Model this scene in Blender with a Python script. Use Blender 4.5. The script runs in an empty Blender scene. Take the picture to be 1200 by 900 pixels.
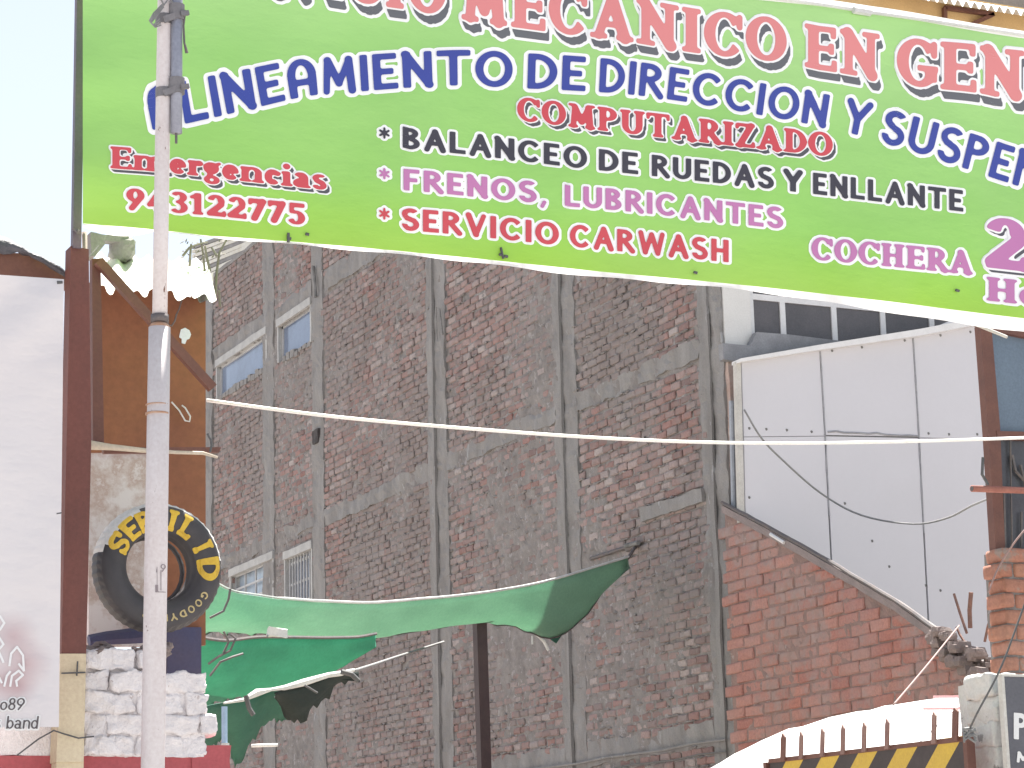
import bpy, math, random
import numpy as np
from mathutils import Vector, Matrix, noise as mnoise

random.seed(7)
rnd = random.random
def ru(a, b): return a + (b - a) * rnd()

# ------------------------------------------------------------------ camera, sky, sun, exposure
sc = bpy.context.scene
F = 2868.0                                     # focal length in units of the 1200 wide frame
EYE = Vector((0, 0, 1.6))
ycam = Vector((-1365, 670, F)).normalized()    # street depth direction seen by the camera (x right, y down, z forward)
zcam = Vector((-330, -12950, F)).normalized()
zcam = (zcam - zcam.dot(ycam) * ycam).normalized()
xcam = ycam.cross(zcam)
if xcam.x < 0: xcam = -xcam
W2C = Matrix((xcam, ycam, zcam)).transposed()  # world -> camera (cv)
C2W = W2C.transposed()
fix = Matrix(((1, 0, 0), (0, -1, 0), (0, 0, -1)))
cam_d = bpy.data.cameras.new('camera'); cam = bpy.data.objects.new('camera', cam_d)
sc.collection.objects.link(cam)
cam.matrix_world = Matrix.Translation(EYE) @ (C2W @ fix).to_4x4()
cam_d.sensor_width = 36.0; cam_d.lens = F / 1200.0 * 36.0; cam_d.clip_end = 2000
sc.camera = cam

SUN_EL, SUN_AZ = 70.0, 36.0                    # azimuth measured from +Y towards +X
w = bpy.data.worlds.new('World'); sc.world = w; w.use_nodes = True
wn = w.node_tree; bg = wn.nodes['Background']
sky = wn.nodes.new('ShaderNodeTexSky'); sky.sky_type = 'NISHITA'; sky.sun_disc = False
sky.sun_elevation = math.radians(SUN_EL); sky.sun_rotation = math.radians(SUN_AZ)
sky.air_density = 1.0; sky.dust_density = 1.2; sky.ozone_density = 0.6; sky.altitude = 300
hs = wn.nodes.new('ShaderNodeHueSaturation'); hs.inputs['Saturation'].default_value = 0.50   # milky midday haze
wn.links.new(sky.outputs[0], hs.inputs['Color']); wn.links.new(hs.outputs[0], bg.inputs[0]); bg.inputs[1].default_value = 0.056
sd = bpy.data.lights.new('sun', 'SUN'); so = bpy.data.objects.new('sun', sd); sc.collection.objects.link(so)
sd.energy = 4.8; sd.angle = math.radians(0.5); sd.color = (1.0, 0.955, 0.89)
az, el = math.radians(SUN_AZ), math.radians(SUN_EL)
sv = Vector((math.sin(az) * math.cos(el), math.cos(az) * math.cos(el), math.sin(el)))
so.rotation_euler = sv.to_track_quat('Z', 'Y').to_euler()
so.location = (0, 0, 30)
sc.view_settings.view_transform = 'Standard'; sc.view_settings.look = 'None'
sc.view_settings.exposure = 1.92; sc.view_settings.gamma = 1.0

# ------------------------------------------------------------------ geometry helpers
def ray(px, py):
    return C2W @ Vector((px - 600.0, py - 450.0, F))
def PY(px, py, Y):
    d = ray(px, py); return EYE + d * (Y / d.y)
def PX(px, py, X):
    d = ray(px, py); return EYE + d * (X / d.x)

MATS = {}
def nz(p, s, seed=0.0):
    return mnoise.noise(Vector((p[0] * s + seed, p[1] * s - seed, p[2] * s + 2.3 * seed)))

class MB:
    def __init__(s): s.v = []; s.f = []; s.m = []
    def add(s, vs, fs, mi=0):
        b = len(s.v); s.v += [tuple(v) for v in vs]
        for f in fs: s.f.append(tuple(b + i for i in f)); s.m.append(mi)
    def box(s, a, b, mi=0):
        x0, y0, z0 = a; x1, y1, z1 = b
        s.add([(x0,y0,z0),(x1,y0,z0),(x1,y1,z0),(x0,y1,z0),(x0,y0,z1),(x1,y0,z1),(x1,y1,z1),(x0,y1,z1)],
              [(0,3,2,1),(4,5,6,7),(0,1,5,4),(1,2,6,5),(2,3,7,6),(3,0,4,7)], mi)
    def prism(s, pts, ext, mi=0):
        n = len(pts); e = Vector(ext)
        vs = [Vector(p) for p in pts] + [Vector(p) + e for p in pts]
        s.add(vs, [tuple(range(n - 1, -1, -1)), tuple(range(n, 2 * n))] +
              [(i, (i + 1) % n, n + (i + 1) % n, n + i) for i in range(n)], mi)
    def tube(s, pts, r, n=8, mi=0, cap=True):
        pts = [Vector(p) for p in pts]; rs = r if isinstance(r, (list, tuple)) else [r] * len(pts)
        vs = []; fs = []
        for i, p in enumerate(pts):
            t = (pts[min(i + 1, len(pts) - 1)] - pts[max(i - 1, 0)]).normalized()
            u = t.orthogonal().normalized() if i == 0 else (u - u.dot(t) * t).normalized()
            v = t.cross(u)
            for k in range(n):
                a = 2 * math.pi * k / n; vs.append(p + (u * math.cos(a) + v * math.sin(a)) * rs[i])
        for i in range(len(pts) - 1):
            for k in range(n):
                a = i * n + k; b = i * n + (k + 1) % n; fs.append((a, b, b + n, a + n))
        if cap: fs.append(tuple(range(n - 1, -1, -1))); fs.append(tuple(len(vs) - n + k for k in range(n)))
        s.add(vs, fs, mi)
    def bar(s, a, b, wx, wy, mi=0):
        """square bar from a to b"""
        a = Vector(a); b = Vector(b); t = (b - a).normalized()
        u = Vector((0, 1, 0)); u = (u - u.dot(t) * t)
        u = u.normalized() if u.length > 1e-3 else Vector((1, 0, 0)); v = t.cross(u)
        c = [(-1,-1),(1,-1),(1,1),(-1,1)]
        s.add([p + v * (i * wx / 2) + u * (j * wy / 2) for p in (a, b) for i, j in c],
              [(0,3,2,1),(4,5,6,7),(0,1,5,4),(1,2,6,5),(2,3,7,6),(3,0,4,7)], mi)
    def grid(s, rows, mi=0, two=None):
        nr, nc = len(rows), len(rows[0])
        s.add([p for r in rows for p in r],
              [(i*nc+j, i*nc+j+1, (i+1)*nc+j+1, (i+1)*nc+j) for i in range(nr-1) for j in range(nc-1)], mi)
    def rbox(s, a, b, step, amp, sc_=3.0, mi=0, seed=0.0, rnd_=0.0):
        """box cut in small faces, surface broken up with noise"""
        a = Vector(a); b = Vector(b); d = b - a
        n = [max(1, int(round(d[i] / step))) for i in range(3)]
        idx = {}; vs = []; fs = []
        mid = (a + b) / 2
        def vid(i, j, k):
            key = (i, j, k)
            if key not in idx:
                p = Vector((a.x + d.x*i/n[0], a.y + d.y*j/n[1], a.z + d.z*k/n[2]))
                if rnd_:
                    cnt = (i in (0, n[0])) + (j in (0, n[1])) + (k in (0, n[2]))
                    if cnt >= 2: p += (mid - p).normalized() * rnd_ * (cnt - 1)
                q = p * sc_
                o = Vector((mnoise.noise(q + Vector((seed, 0, 9))), mnoise.noise(q + Vector((5, seed, 0))), mnoise.noise(q + Vector((0, 7, seed)))))
                o2 = Vector((mnoise.noise(q*3.1 + Vector((seed, 0, 9))), mnoise.noise(q*3.1 + Vector((5, seed, 0))), mnoise.noise(q*3.1 + Vector((0, 7, seed)))))
                idx[key] = len(vs); vs.append(p + (o + 0.5*o2) * amp)
            return idx[key]
        X, Y, Z = n
        for i in range(X):
            for j in range(Y):
                fs.append((vid(i,j,0), vid(i,j+1,0), vid(i+1,j+1,0), vid(i+1,j,0)))
                fs.append((vid(i,j,Z), vid(i+1,j,Z), vid(i+1,j+1,Z), vid(i,j+1,Z)))
        for i in range(X):
            for k in range(Z):
                fs.append((vid(i,0,k), vid(i+1,0,k), vid(i+1,0,k+1), vid(i,0,k+1)))
                fs.append((vid(i,Y,k), vid(i,Y,k+1), vid(i+1,Y,k+1), vid(i+1,Y,k)))
        for j in range(Y):
            for k in range(Z):
                fs.append((vid(0,j,k), vid(0,j,k+1), vid(0,j+1,k+1), vid(0,j+1,k)))
                fs.append((vid(X,j,k), vid(X,j+1,k), vid(X,j+1,k+1), vid(X,j,k+1)))
        s.add(vs, fs, mi)
    def mesh(s, name, mats, smooth=False):
        me = bpy.data.meshes.new(name); me.from_pydata(s.v, [], s.f)
        if not isinstance(mats, (list, tuple)): mats = [mats]
        for m in mats: me.materials.append(m)
        if len(mats) > 1: me.polygons.foreach_set('material_index', s.m)
        if smooth: me.polygons.foreach_set('use_smooth', [True] * len(me.polygons))
        me.update(); return me
    def build(s, name, mats, parent=None, smooth=False):
        return link(name, s.mesh(name, mats, smooth), parent)

def link(name, data, parent=None):
    o = bpy.data.objects.new(name, data); sc.collection.objects.link(o)
    if parent is not None:
        o.parent = parent
        pi = parent
        loc = Vector((0, 0, 0))
        while pi is not None: loc += pi.location; pi = pi.parent
        o.location = -loc
    return o
def tag(o, label=None, cat=None, group=None, kind=None):
    if label: o['label'] = label
    if cat: o['category'] = cat
    if group: o['group'] = group
    if kind: o['kind'] = kind
    return o
def thing(name, label, cat, loc=(0, 0, 0), group=None):
    o = bpy.data.objects.new(name, None); sc.collection.objects.link(o)
    o.location = loc; o.empty_display_size = 0.2
    return tag(o, label, cat, group, 'thing')

# ------------------------------------------------------------------ materials
def hexc(r, g, b):
    f = lambda c: (c/255/12.92) if c/255 <= 0.04045 else ((c/255+0.055)/1.055)**2.4
    return (f(r), f(g), f(b), 1)
class NT:
    def __init__(s, name):
        s.m = bpy.data.materials.new(name); s.m.use_nodes = True; s.t = s.m.node_tree
        s.b = s.t.nodes['Principled BSDF']; s.out = s.t.nodes['Material Output']
        s.geo = s.t.nodes.new('ShaderNodeNewGeometry')
    def n(s, ty, **k):
        x = s.t.nodes.new(ty)
        for a, v in k.items(): setattr(x, a, v)
        return x
    def l(s, a, b): s.t.links.new(a, b)
    def noise(s, scale, detail=5, rough=0.6, vec=None, stretch=None):
        x = s.n('ShaderNodeTexNoise'); x.inputs['Scale'].default_value = scale
        x.inputs['Detail'].default_value = detail; x.inputs['Roughness'].default_value = rough
        src = vec or s.geo.outputs['Position']
        if stretch:
            mp = s.n('ShaderNodeMapping'); mp.inputs['Scale'].default_value = stretch
            s.l(src, mp.inputs[0]); src = mp.outputs[0]
        s.l(src, x.inputs['Vector']); return x.outputs['Fac']
    def ramp(s, fac, stops):
        x = s.n('ShaderNodeValToRGB'); e = x.color_ramp.elements
        while len(e) < len(stops): e.new(0.5)
        for el, (p, c) in zip(e, stops):
            el.position = p; el.color = c if isinstance(c, tuple) else (c, c, c, 1)
        s.l(fac, x.inputs[0]); return x.outputs[0]
    def mix(s, fac, a, b, mode='MIX'):
        x = s.n('ShaderNodeMixRGB', blend_type=mode)
        for i, v in enumerate((fac, a, b)):
            if isinstance(v, (int, float)): x.inputs[i].default_value = v if i == 0 else (v, v, v, 1)
            elif isinstance(v, tuple): x.inputs[i].default_value = v
            else: s.l(v, x.inputs[i])
        return x.outputs[0]
    def math(s, op, a, b=0.0, clamp=False):
        x = s.n('ShaderNodeMath', operation=op); x.use_clamp = clamp
        for i, v in enumerate((a, b)):
            if isinstance(v, (int, float)): x.inputs[i].default_value = v
            else: s.l(v, x.inputs[i])
        return x.outputs[0]
    def blob(s, p, r):
        """1 near point p, falling to 0 at distance r"""
        x = s.n('ShaderNodeVectorMath', operation='DISTANCE'); s.l(s.geo.outputs['Position'], x.inputs[0])
        x.inputs[1].default_value = tuple(p)
        return s.math('SUBTRACT', 1.0, s.math('DIVIDE', x.outputs['Value'], r), True)
    def bump(s, h, strength=0.4, dist=0.01):
        x = s.n('ShaderNodeBump'); x.inputs['Strength'].default_value = strength; x.inputs['Distance'].default_value = dist
        s.l(h, x.inputs['Height']); s.l(x.outputs[0], s.b.inputs['Normal'])
    def col(s, c):
        if isinstance(c, tuple): s.b.inputs['Base Color'].default_value = c
        else: s.l(c, s.b.inputs['Base Color'])

def mat(name, c1, c2=None, scale=6.0, rough=0.7, bump=0.3, metal=0.0, spots=None, spot_scale=14, spot_at=0.62,
        stretch=None, trans=0.0, fine=60, spec=0.4, bdist=0.006, mott=0.25):
    if name in MATS: return MATS[name]
    t = NT(name); c2 = c2 or tuple(x * 0.7 for x in c1[:3]) + (1,)
    nf = t.noise(scale, 6, 0.65, stretch=stretch)
    c = t.ramp(nf, [(0.3, c1), (0.7, c2)])
    f2 = t.noise(fine, 3, 0.6)
    c = t.mix(mott, c, t.ramp(f2, [(0.3, 0.35), (0.7, 0.75)]), 'OVERLAY')
    if spots:
        sn = t.noise(spot_scale, 6, 0.7, stretch=stretch)
        c = t.mix(t.ramp(sn, [(spot_at, 0.0), (spot_at + 0.03, 1.0)]), c, spots)
    t.col(c); t.b.inputs['Roughness'].default_value = rough; t.b.inputs['Metallic'].default_value = metal
    t.b.inputs['Specular IOR Level'].default_value = spec
    if bump: t.bump(t.mix(0.5, nf, f2), bump, bdist)
    if trans:
        tr = t.n('ShaderNodeBsdfTranslucent'); t.l(c, tr.inputs[0]) if not isinstance(c, tuple) else None
        mx = t.n('ShaderNodeMixShader'); mx.inputs[0].default_value = trans
        t.l(t.b.outputs[0], mx.inputs[1]); t.l(tr.outputs[0], mx.inputs[2]); t.l(mx.outputs[0], t.out.inputs[0])
    MATS[name] = t.m; return t.m

def brick_mat(name, reds, grey, smear, dust):
    """clay brick: each piece its own tone, mortar smeared over it in patches"""
    t = NT(name)
    oi = t.n('ShaderNodeObjectInfo')
    r = t.math('FRACT', t.math('ADD', oi.outputs['Random'], t.geo.outputs['Random Per Island']))
    c = t.ramp(r, [(i / (len(reds) - 1), x) for i, x in enumerate(reds)])
    f = t.noise(35, 5, 0.7); c = t.mix(0.45, c, t.ramp(f, [(0.3, 0.3), (0.72, 0.78)]), 'OVERLAY')
    big = t.noise(0.42, 3, 0.5); med = t.noise(5.5, 6, 0.72)
    s = t.math('ADD', t.math('MULTIPLY', big, 0.9), t.math('MULTIPLY', med, 0.75))
    k = t.ramp(s, [(smear - 0.06, 0.0), (smear + 0.09, 0.88)])
    gcol = t.ramp(t.noise(9, 5, 0.7), [(0.3, grey), (0.75, tuple(x * 0.66 for x in grey[:3]) + (1,))])
    c = t.mix(k, c, gcol)
    d = t.ramp(t.noise(1.3, 5, 0.6, stretch=(1, 1, 0.35)), [(0.42, 0.0), (0.75, dust)])
    c = t.mix(d, c, (0.36, 0.34, 0.34, 1))
    t.col(c); t.b.inputs['Roughness'].default_value = 0.9; t.b.inputs['Specular IOR Level'].default_value = 0.2
    t.bump(t.mix(0.6, f, med), 0.7, 0.012)
    return t.m

# ------------------------------------------------------------------ lettering: stroke glyphs -> raster field -> mesh
def glyph(ch, T, H, S):
    """strokes of a character, cap height 1. T stem width, H thin width, S serif reach (0 = none)"""
    P = []; h = T / 2; k = S
    def seg(x0, y0, x1, y1, w=T): P.append(('s', x0, y0, x1, y1, w / 2))
    def bx(x0, y0, x1, y1): P.append(('b', min(x0, x1), min(y0, y1), max(x0, x1), max(y0, y1)))
    def ring(cx, cy, rx, ry, a0=0, a1=360, t=T, v=H): P.append(('e', cx, cy, rx, ry, a0, a1, t, v))
    def stem(x, y0=0.0, y1=1.0, b=1, tp=1):
        bx(x - h, y0, x + h, y1)
        if k and b: bx(x - h - k, y0, x + h + k, y0 + H * .9)
        if k and tp: bx(x - h - k, y1 - H * .9, x + h + k, y1)
    def foot(x, y0=0.0):
        if k: bx(x - h - k * .8, y0, x + h + k * .8, y0 + H * .9)
    def tip(x, y, d):                       # vertical beak at an arm's end
        if k: bx(x - H * .5, y, x + H * .5, y + d)
    x = h + k
    if ch == 'I': stem(x); w = 2 * x
    elif ch in 'LEF':
        stem(x); w = x + .5 + (k > 0) * .05
        if ch in 'LE': bx(x, 0, w, H); tip(w - H * .5, 0, .26)
        if ch in 'EF':
            bx(x, 1 - H, w - .02, 1); tip(w - H * .5 - .02, .74, .26)
            bx(x, .5 - H / 2, w - .1, .5 + H / 2); tip(w - .13, .38, .25)
    elif ch == 'T':
        w = .78 + k; stem(w / 2, 0, 1, 1, 0); bx(0, 1 - H, w, 1); tip(H / 2, .72, .28); tip(w - H / 2, .72, .28)
    elif ch == 'H':
        w = 2 * x + .5; stem(x); stem(w - x); bx(x, .5 - H / 2, w - x, .5 + H / 2)
    elif ch == 'N':
        w = 2 * x + .52; t2 = T * .75 if k else T
        bx(x - t2/2, 0, x + t2/2, 1); bx(w - x - t2/2, 0, w - x + t2/2, 1)
        seg(x - h*.2, 1 - h*.6, w - x + h*.2, h*.6, T * 1.05)
        if k: bx(0, 0, 2 * x, H * .9); bx(w - 2 * x, 1 - H * .9, w, 1); bx(0, 1 - H * .9, x, 1)
    elif ch == 'M':
        w = 2 * x + .62; t2 = T * .8
        seg(x, h*.5, x + .06, 1 - h, t2); seg(w - x, h*.5, w - x - .06, 1 - h, T)
        seg(x + .06, 1 - h, w / 2, .25, T * .9); seg(w / 2, .25, w - x - .06, 1 - h, t2)
        foot(x); foot(w - x)
        if k: bx(.02, 1 - H * .9, x + .1, 1); bx(w - x - .1, 1 - H * .9, w - .02, 1)
    elif ch == 'W':
        w = 1.12; seg(h, 1 - h*.5, .3, h*.6, T*.92); seg(.3, h*.6, w/2, .9, T*.85); seg(w/2, .9, w - .3, h*.6, T*.92); seg(w - .3, h*.6, w - h, 1 - h*.5, T*.85)
    elif ch == 'A':
        w = .84 + 1.2 * k; q = h + k * .7
        seg(q, h*.5, w / 2, 1 - h*.7, T * .72 if k else T*.92); seg(w - q, h*.5, w / 2, 1 - h*.7, T*1.02); bx(w*.25, .26, w*.75, .26 + H)
        foot(q); foot(w - q)
    elif ch == '^':                         # round-topped A of the blue line
        w = .66; ring(w/2, .55, w/2, .45, 0, 180); bx(0, 0, T, .56); bx(w - T, 0, w, .56); bx(T*.5, .3, w - T*.5, .3 + H)
    elif ch == 'V':
        w = .8 + k; q = h + k * .6; seg(q, 1 - h*.5, w/2, h*.7, T); seg(w - q, 1 - h*.5, w/2, h*.7, T*.8)
        if k: bx(0, 1 - H*.9, 2*q, 1); bx(w - 2*q, 1 - H*.9, w, 1)
    elif ch == 'Y':
        w = .76; seg(h, 1 - h*.6, w/2, .45, T); seg(w - h, 1 - h*.6, w/2, .45, T); bx(w/2 - h, 0, w/2 + h, .5)
    elif ch == 'U':
        w = .76 + 2*k; bx(k, .33, k + T, 1); bx(w - k - T, .33, w - k, 1); ring(w/2, .36, w/2 - k, .36, 180, 360)
        if k: bx(0, 1 - H*.9, T + 2*k, 1); bx(w - T - 2*k, 1 - H*.9, w, 1)
    elif ch == 'O': w = .9; ring(w/2, .5, w/2, .51)
    elif ch in 'CG':
        w = .84; ring(.45, .5, .45, .51, 42, 318)
        if k: seg(w - .06, .68, w - .06, .92, H)
        if ch == 'G': bx(w - T, .12, w, .46); bx(w - T - .16, .46 - H, w + k*.3, .46)
    elif ch == 'D':
        w = x + .64; stem(x); ring(x + .12, .5, .52, .5, -90, 90); bx(x, 0, x + .14, H); bx(x, 1 - H, x + .14, 1)
    elif ch in 'PR':
        w = x + .56; stem(x); ring(x + .16, .72, .36, .28, -90, 90); bx(x, 1 - H, x + .18, 1); bx(x, .44, x + .18, .44 + H)
        if ch == 'R': w += .06; seg(x + .22, .45, w - h*.8, h*.5, T*.95); foot(w - h*.7) if k else None
    elif ch == 'B':
        w = x + .56; stem(x); ring(x + .14, .745, .34, .255, -90, 90); ring(x + .16, .28, .38, .28, -90, 90)
        for yy in (0, .5 - H*.4, 1 - H): bx(x, yy, x + .18, yy + H)
    elif ch == 'S':
        w = .66 + k*.5; c = w/2; ring(c, .73, c, .28, 35, 270, T*.95, H*1.05); ring(c, .28, c, .29, -90, 145+70, T*.95, H*1.05) if False else ring(c, .285, c, .29, -180, 90, T*.95, H*1.05)
        seg(c*.6, .56, c*1.4, .46, T*.95)
        if k: seg(w - .05, .68, w - .06, .9, H); seg(.05, .1, .06, .32, H)
    elif ch == 'Z':
        w = .72; bx(0, 0, w, H*1.1); bx(.02, 1 - H*1.1, w, 1); seg(.16, h*.6, w - .14, 1 - h*.6, T*.95); tip(H/2, .74, .2); tip(w - H/2, .06, .2)
    elif ch == '*':
        w = .5
        for a in (90, 30, 150): seg(.25 - .22*math.cos(math.radians(a)), .6 - .22*math.sin(math.radians(a)), .25 + .22*math.cos(math.radians(a)), .6 + .22*math.sin(math.radians(a)), .1)
    elif ch == ',': w = .24; seg(.15, .08, .06, -.15, .14)
    elif ch == ' ': w = .34
    # lower case
    elif ch == 'm':
        w = 3*T + .46; a = h + k*.6; stem(a, 0, .68, 1, 0); bx(0, .68 - H*.9, a, .68)
        for i in (1, 2):
            xx = a + i*(w - 2*a)/2; m_ = xx - (w - 2*a)/4; stem(xx, 0, .42, 1, 0); ring(m_, .42, (w - 2*a)/4 + h, .27, 0, 150, T, H)
    elif ch in 'nr':
        a = h + k*.6; stem(a, 0, .68, 1, 0); bx(0, .68 - H*.9, a, .68)
        if ch == 'n': w = 2*T + .3; stem(w - a, 0, .42, 1, 0); ring(w/2 + .01, .42, w/2 - a + h, .27, 0, 150, T, H)
        else: w = .5; ring(.38, .5, .2, .19, 60, 150, T*.8, H*1.3); seg(.4, .56, .41, .58, T*.95)
    elif ch == 'e': w = .58; ring(.29, .34, .29, .35, 0, 322); bx(.1, .3, w - .02, .3 + H*.8)
    elif ch == 'c': w = .54; ring(.28, .34, .28, .35, 45, 318); seg(.45, .5, .45, .52, T*.8)
    elif ch == 'o': w = .6; ring(.3, .34, .3, .35)
    elif ch == 'g': w = .6; ring(.27, .42, .27, .27); ring(.29, -.1, .28, .2, 0, 360, T*.8, H); bx(.12, .04, .3, .16); seg(.45, .6, .56, .66, H)
    elif ch == 'i': w = T + 1.3*k; stem(w/2, 0, .66, 1, 0); bx(0, .66 - H*.9, w/2, .66); seg(w/2, .88, w/2, .885, T*1.05)
    elif ch == 'a': w = .62; ring(.26, .2, .26, .21, 0, 360); ring(.26, .42, .27, .27, 0, 150); bx(.53 - T, .0, .53, .46); bx(.4, 0, w, H*.8)
    elif ch == 's': w = .5; ring(.25, .5, .25, .19, 30, 270, T*.85, H*.9); ring(.25, .19, .25, .2, -180, 90, T*.85, H*.9); seg(.16, .38, .34, .31, T*.8)
    elif ch == 'b': w = .58; bx(0, 0, T, 1); ring(.29, .34, .29, .34)
    elif ch == 'd': w = .58; bx(w - T, 0, w, 1); ring(.29, .34, .29, .34)
    # digits
    elif ch == '9': w = .66; ring(.33, .68, .33, .32); seg(w - h, .62, .2, h*.5, T*.9)
    elif ch == '8': w = .6; ring(.3, .74, .26, .26); ring(.3, .27, .3, .28)
    elif ch == '4': w = .74; bx(.4, 0, .4 + T, 1); bx(0, .22, w, .22 + H*1.1); seg(.42, .92, .08, .28, T*.7); foot(.4 + h)
    elif ch == '3': w = .64; ring(.3, .745, .31, .255, -90, 150); ring(.3, .27, .34, .28, -150, 90); bx(.2, .46, .36, .46 + H)
    elif ch == '1': w = .5; stem(.27, 0, 1, 1, 0); seg(.05, .8, .24, .9, H*1.2)
    elif ch == '2': w = .66; ring(.33, .69, .32, .31, -20, 165); seg(.52, .55, .12, .12, T*.95); bx(.02, 0, w, H*1.5); seg(w - .03, .04, w - .03, .22, H)
    elif ch == '7': w = .62; bx(0, 1 - H*1.7, w, 1); seg(w - .1, .9, .22, h*.6, T); tip(H/2, .7, .2)
    elif ch == '5': w = .64; bx(.08, 1 - H*1.6, w - .03, 1); bx(.06, .5, .06 + H*1.3, 1); ring(.3, .32, .33, .33, -155, 115)
    else: w = .4
    return w, P

def field(prims, xs, ys):
    X, Y = np.meshgrid(xs, ys); D = np.full(X.shape, 9.0)
    for p in prims:
        if p[0] == 's':
            _, x0, y0, x1, y1, r = p; dx, dy = x1 - x0, y1 - y0; L = dx*dx + dy*dy + 1e-9
            t = np.clip(((X - x0)*dx + (Y - y0)*dy) / L, 0, 1)
            d = np.hypot(X - x0 - t*dx, Y - y0 - t*dy) - r
        elif p[0] == 'b':
            _, x0, y0, x1, y1 = p
            qx = np.abs(X - (x0+x1)/2) - (x1-x0)/2; qy = np.abs(Y - (y0+y1)/2) - (y1-y0)/2
            d = np.hypot(np.maximum(qx, 0), np.maximum(qy, 0)) + np.minimum(np.maximum(qx, qy), 0)
        else:
            _, cx, cy, rx, ry, a0, a1, t, v = p
            ix, iy = max(rx - t, .01), max(ry - v, .01)
            do = (np.hypot((X-cx)/rx, (Y-cy)/ry) - 1) * min(rx, ry)
            di = (1 - np.hypot((X-cx)/ix, (Y-cy)/iy)) * min(ix, iy)
            d = np.maximum(do, di)
            if a1 - a0 < 360:
                mid = math.radians((a0 + a1) / 2); hw = math.radians((a1 - a0) / 2)
                an = np.abs(np.arctan2(np.sin(np.arctan2((Y-cy)/ry, (X-cx)/rx) - mid), np.cos(np.arctan2((Y-cy)/ry, (X-cx)/rx) - mid)))
                d = np.maximum(d, (an - hw) * np.hypot(X-cx, Y-cy))
        D = np.minimum(D, d)
    return D
def blur(A, n):
    for _ in range(n):
        A = (np.roll(A, 1, 0) + np.roll(A, -1, 0) + np.roll(A, 1, 1) + np.roll(A, -1, 1) + 2*A) / 6
    return A
def dist_out(mask, R):
    INF = 1e6; g = np.where(mask, 0.0, INF)
    for ax in (0, 1):
        r = g.copy()
        for d in range(1, R + 1):
            for s in (d, -d): r = np.minimum(r, np.roll(g, s, ax) + d*d)
        g = r
    return np.sqrt(g)
def cells(Fd, mapf, mb, mi, step=6):
    """filled region Fd<0 of a raster as faces; mapf(col,row)->point"""
    nr, nc = Fd.shape; cache = {}
    def vid(c, r):
        k = (round(c, 3), round(r, 3))
        if k not in cache: cache[k] = len(mb.v); mb.v.append(tuple(mapf(c, r)))
        return cache[k]
    ins = Fd < 0
    full = ins[:-1, :-1] & ins[1:, :-1] & ins[:-1, 1:] & ins[1:, 1:]
    anyi = ins[:-1, :-1] | ins[1:, :-1] | ins[:-1, 1:] | ins[1:, 1:]
    for r in range(nr - 1):
        row = full[r]; c = 0
        act = np.nonzero(anyi[r])[0]
        if not len(act): continue
        i = 0; act = act.tolist()
        while i < len(act):
            c = act[i]
            if row[c]:
                e = c + 1
                while e < nc - 1 and row[e] and e - c < step: e += 1
                mb.f.append((vid(c, r), vid(e, r), vid(e, r+1), vid(c, r+1))); mb.m.append(mi)
                while i < len(act) and act[i] < e: i += 1
            else:
                co = [(c, r), (c+1, r), (c+1, r+1), (c, r+1)]; vals = [Fd[b, a] for a, b in co]; poly = []
                for q in range(4):
                    (xa, ya), (xb, yb) = co[q], co[(q+1) % 4]; va, vb = vals[q], vals[(q+1) % 4]
                    if va < 0: poly.append(vid(xa, ya))
                    if (va < 0) != (vb < 0):
                        t = va / (va - vb); t = min(max(t, .02), .98); poly.append(vid(xa + (xb-xa)*t, ya + (yb-ya)*t))
                poly = list(dict.fromkeys(poly))
                if len(poly) >= 3: mb.f.append(tuple(poly)); mb.m.append(mi)
                i += 1
STY = {'serif': (.25, .125, .08, 2), 'sans': (.225, .18, 0, 0), 'blue': (.19, .165, 0, 1), 'paint': (.16, .16, 0, 1), 'thin': (.14, .10, 0, 0)}
def word(txt, style, res, surf, mb, out=0.0, shadow=None, gap=0.07, mi=(0, 1, 2), shear=0.0, span=None):
    """surf(s, t, layer): s 0..1 along word, t in cap heights. returns nothing, adds faces to mb (fill, outline, shadow)"""
    T, H, S, bl = STY[style]; x = 0; prims = []
    for ch in txt:
        wd, P = glyph(ch, T, H, S)
        for p in P:
            p = list(p)
            if p[0] in 'sb': p[1] += x; p[3] += x
            else: p[1] += x
            prims.append(tuple(p))
        x += wd + gap
    W = x - gap; pad = out + 0.12 + (max(abs(shadow[0]), abs(shadow[1])) if shadow else 0)
    xs = np.arange(-pad, W + pad, 1 / res); ys = np.arange(-pad - .35, 1 + pad, 1 / res)
    D = blur(field(prims, xs, ys), bl)
    f = lambda layer: (lambda c, r: surf((xs[0] + c/res + shear*(ys[0] + r/res)) / W, ys[0] + r/res, layer))
    if out:
        R = int(out * res) + 3
        O = blur(dist_out(D < 0, R), 1) - out * res
        if shadow:
            sx, sy = int(shadow[0]*res), int(shadow[1]*res)
            SH = O.copy(); M_ = D < 0
            for q in np.linspace(0, 1, 7): M_ = M_ | np.roll(np.roll(D < 0, int(sx*q), 1), int(sy*q), 0)
            SD = blur(dist_out(M_, R), 1)
            cells(np.minimum(SD - out*res, 99), f(1), mb, mi[1])          # white rim of letter and shadow together
            cells(SD - .6, f(2), mb, mi[2])                                # the dark drop block
            cells(O + out*res*.25, f(3), mb, mi[1])                        # white rim of the face
            cells(D, f(4), mb, mi[0])
        else:
            cells(O, f(1), mb, mi[1]); cells(D, f(3), mb, mi[0])
    else: cells(D, f(1), mb, mi[0])
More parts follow.
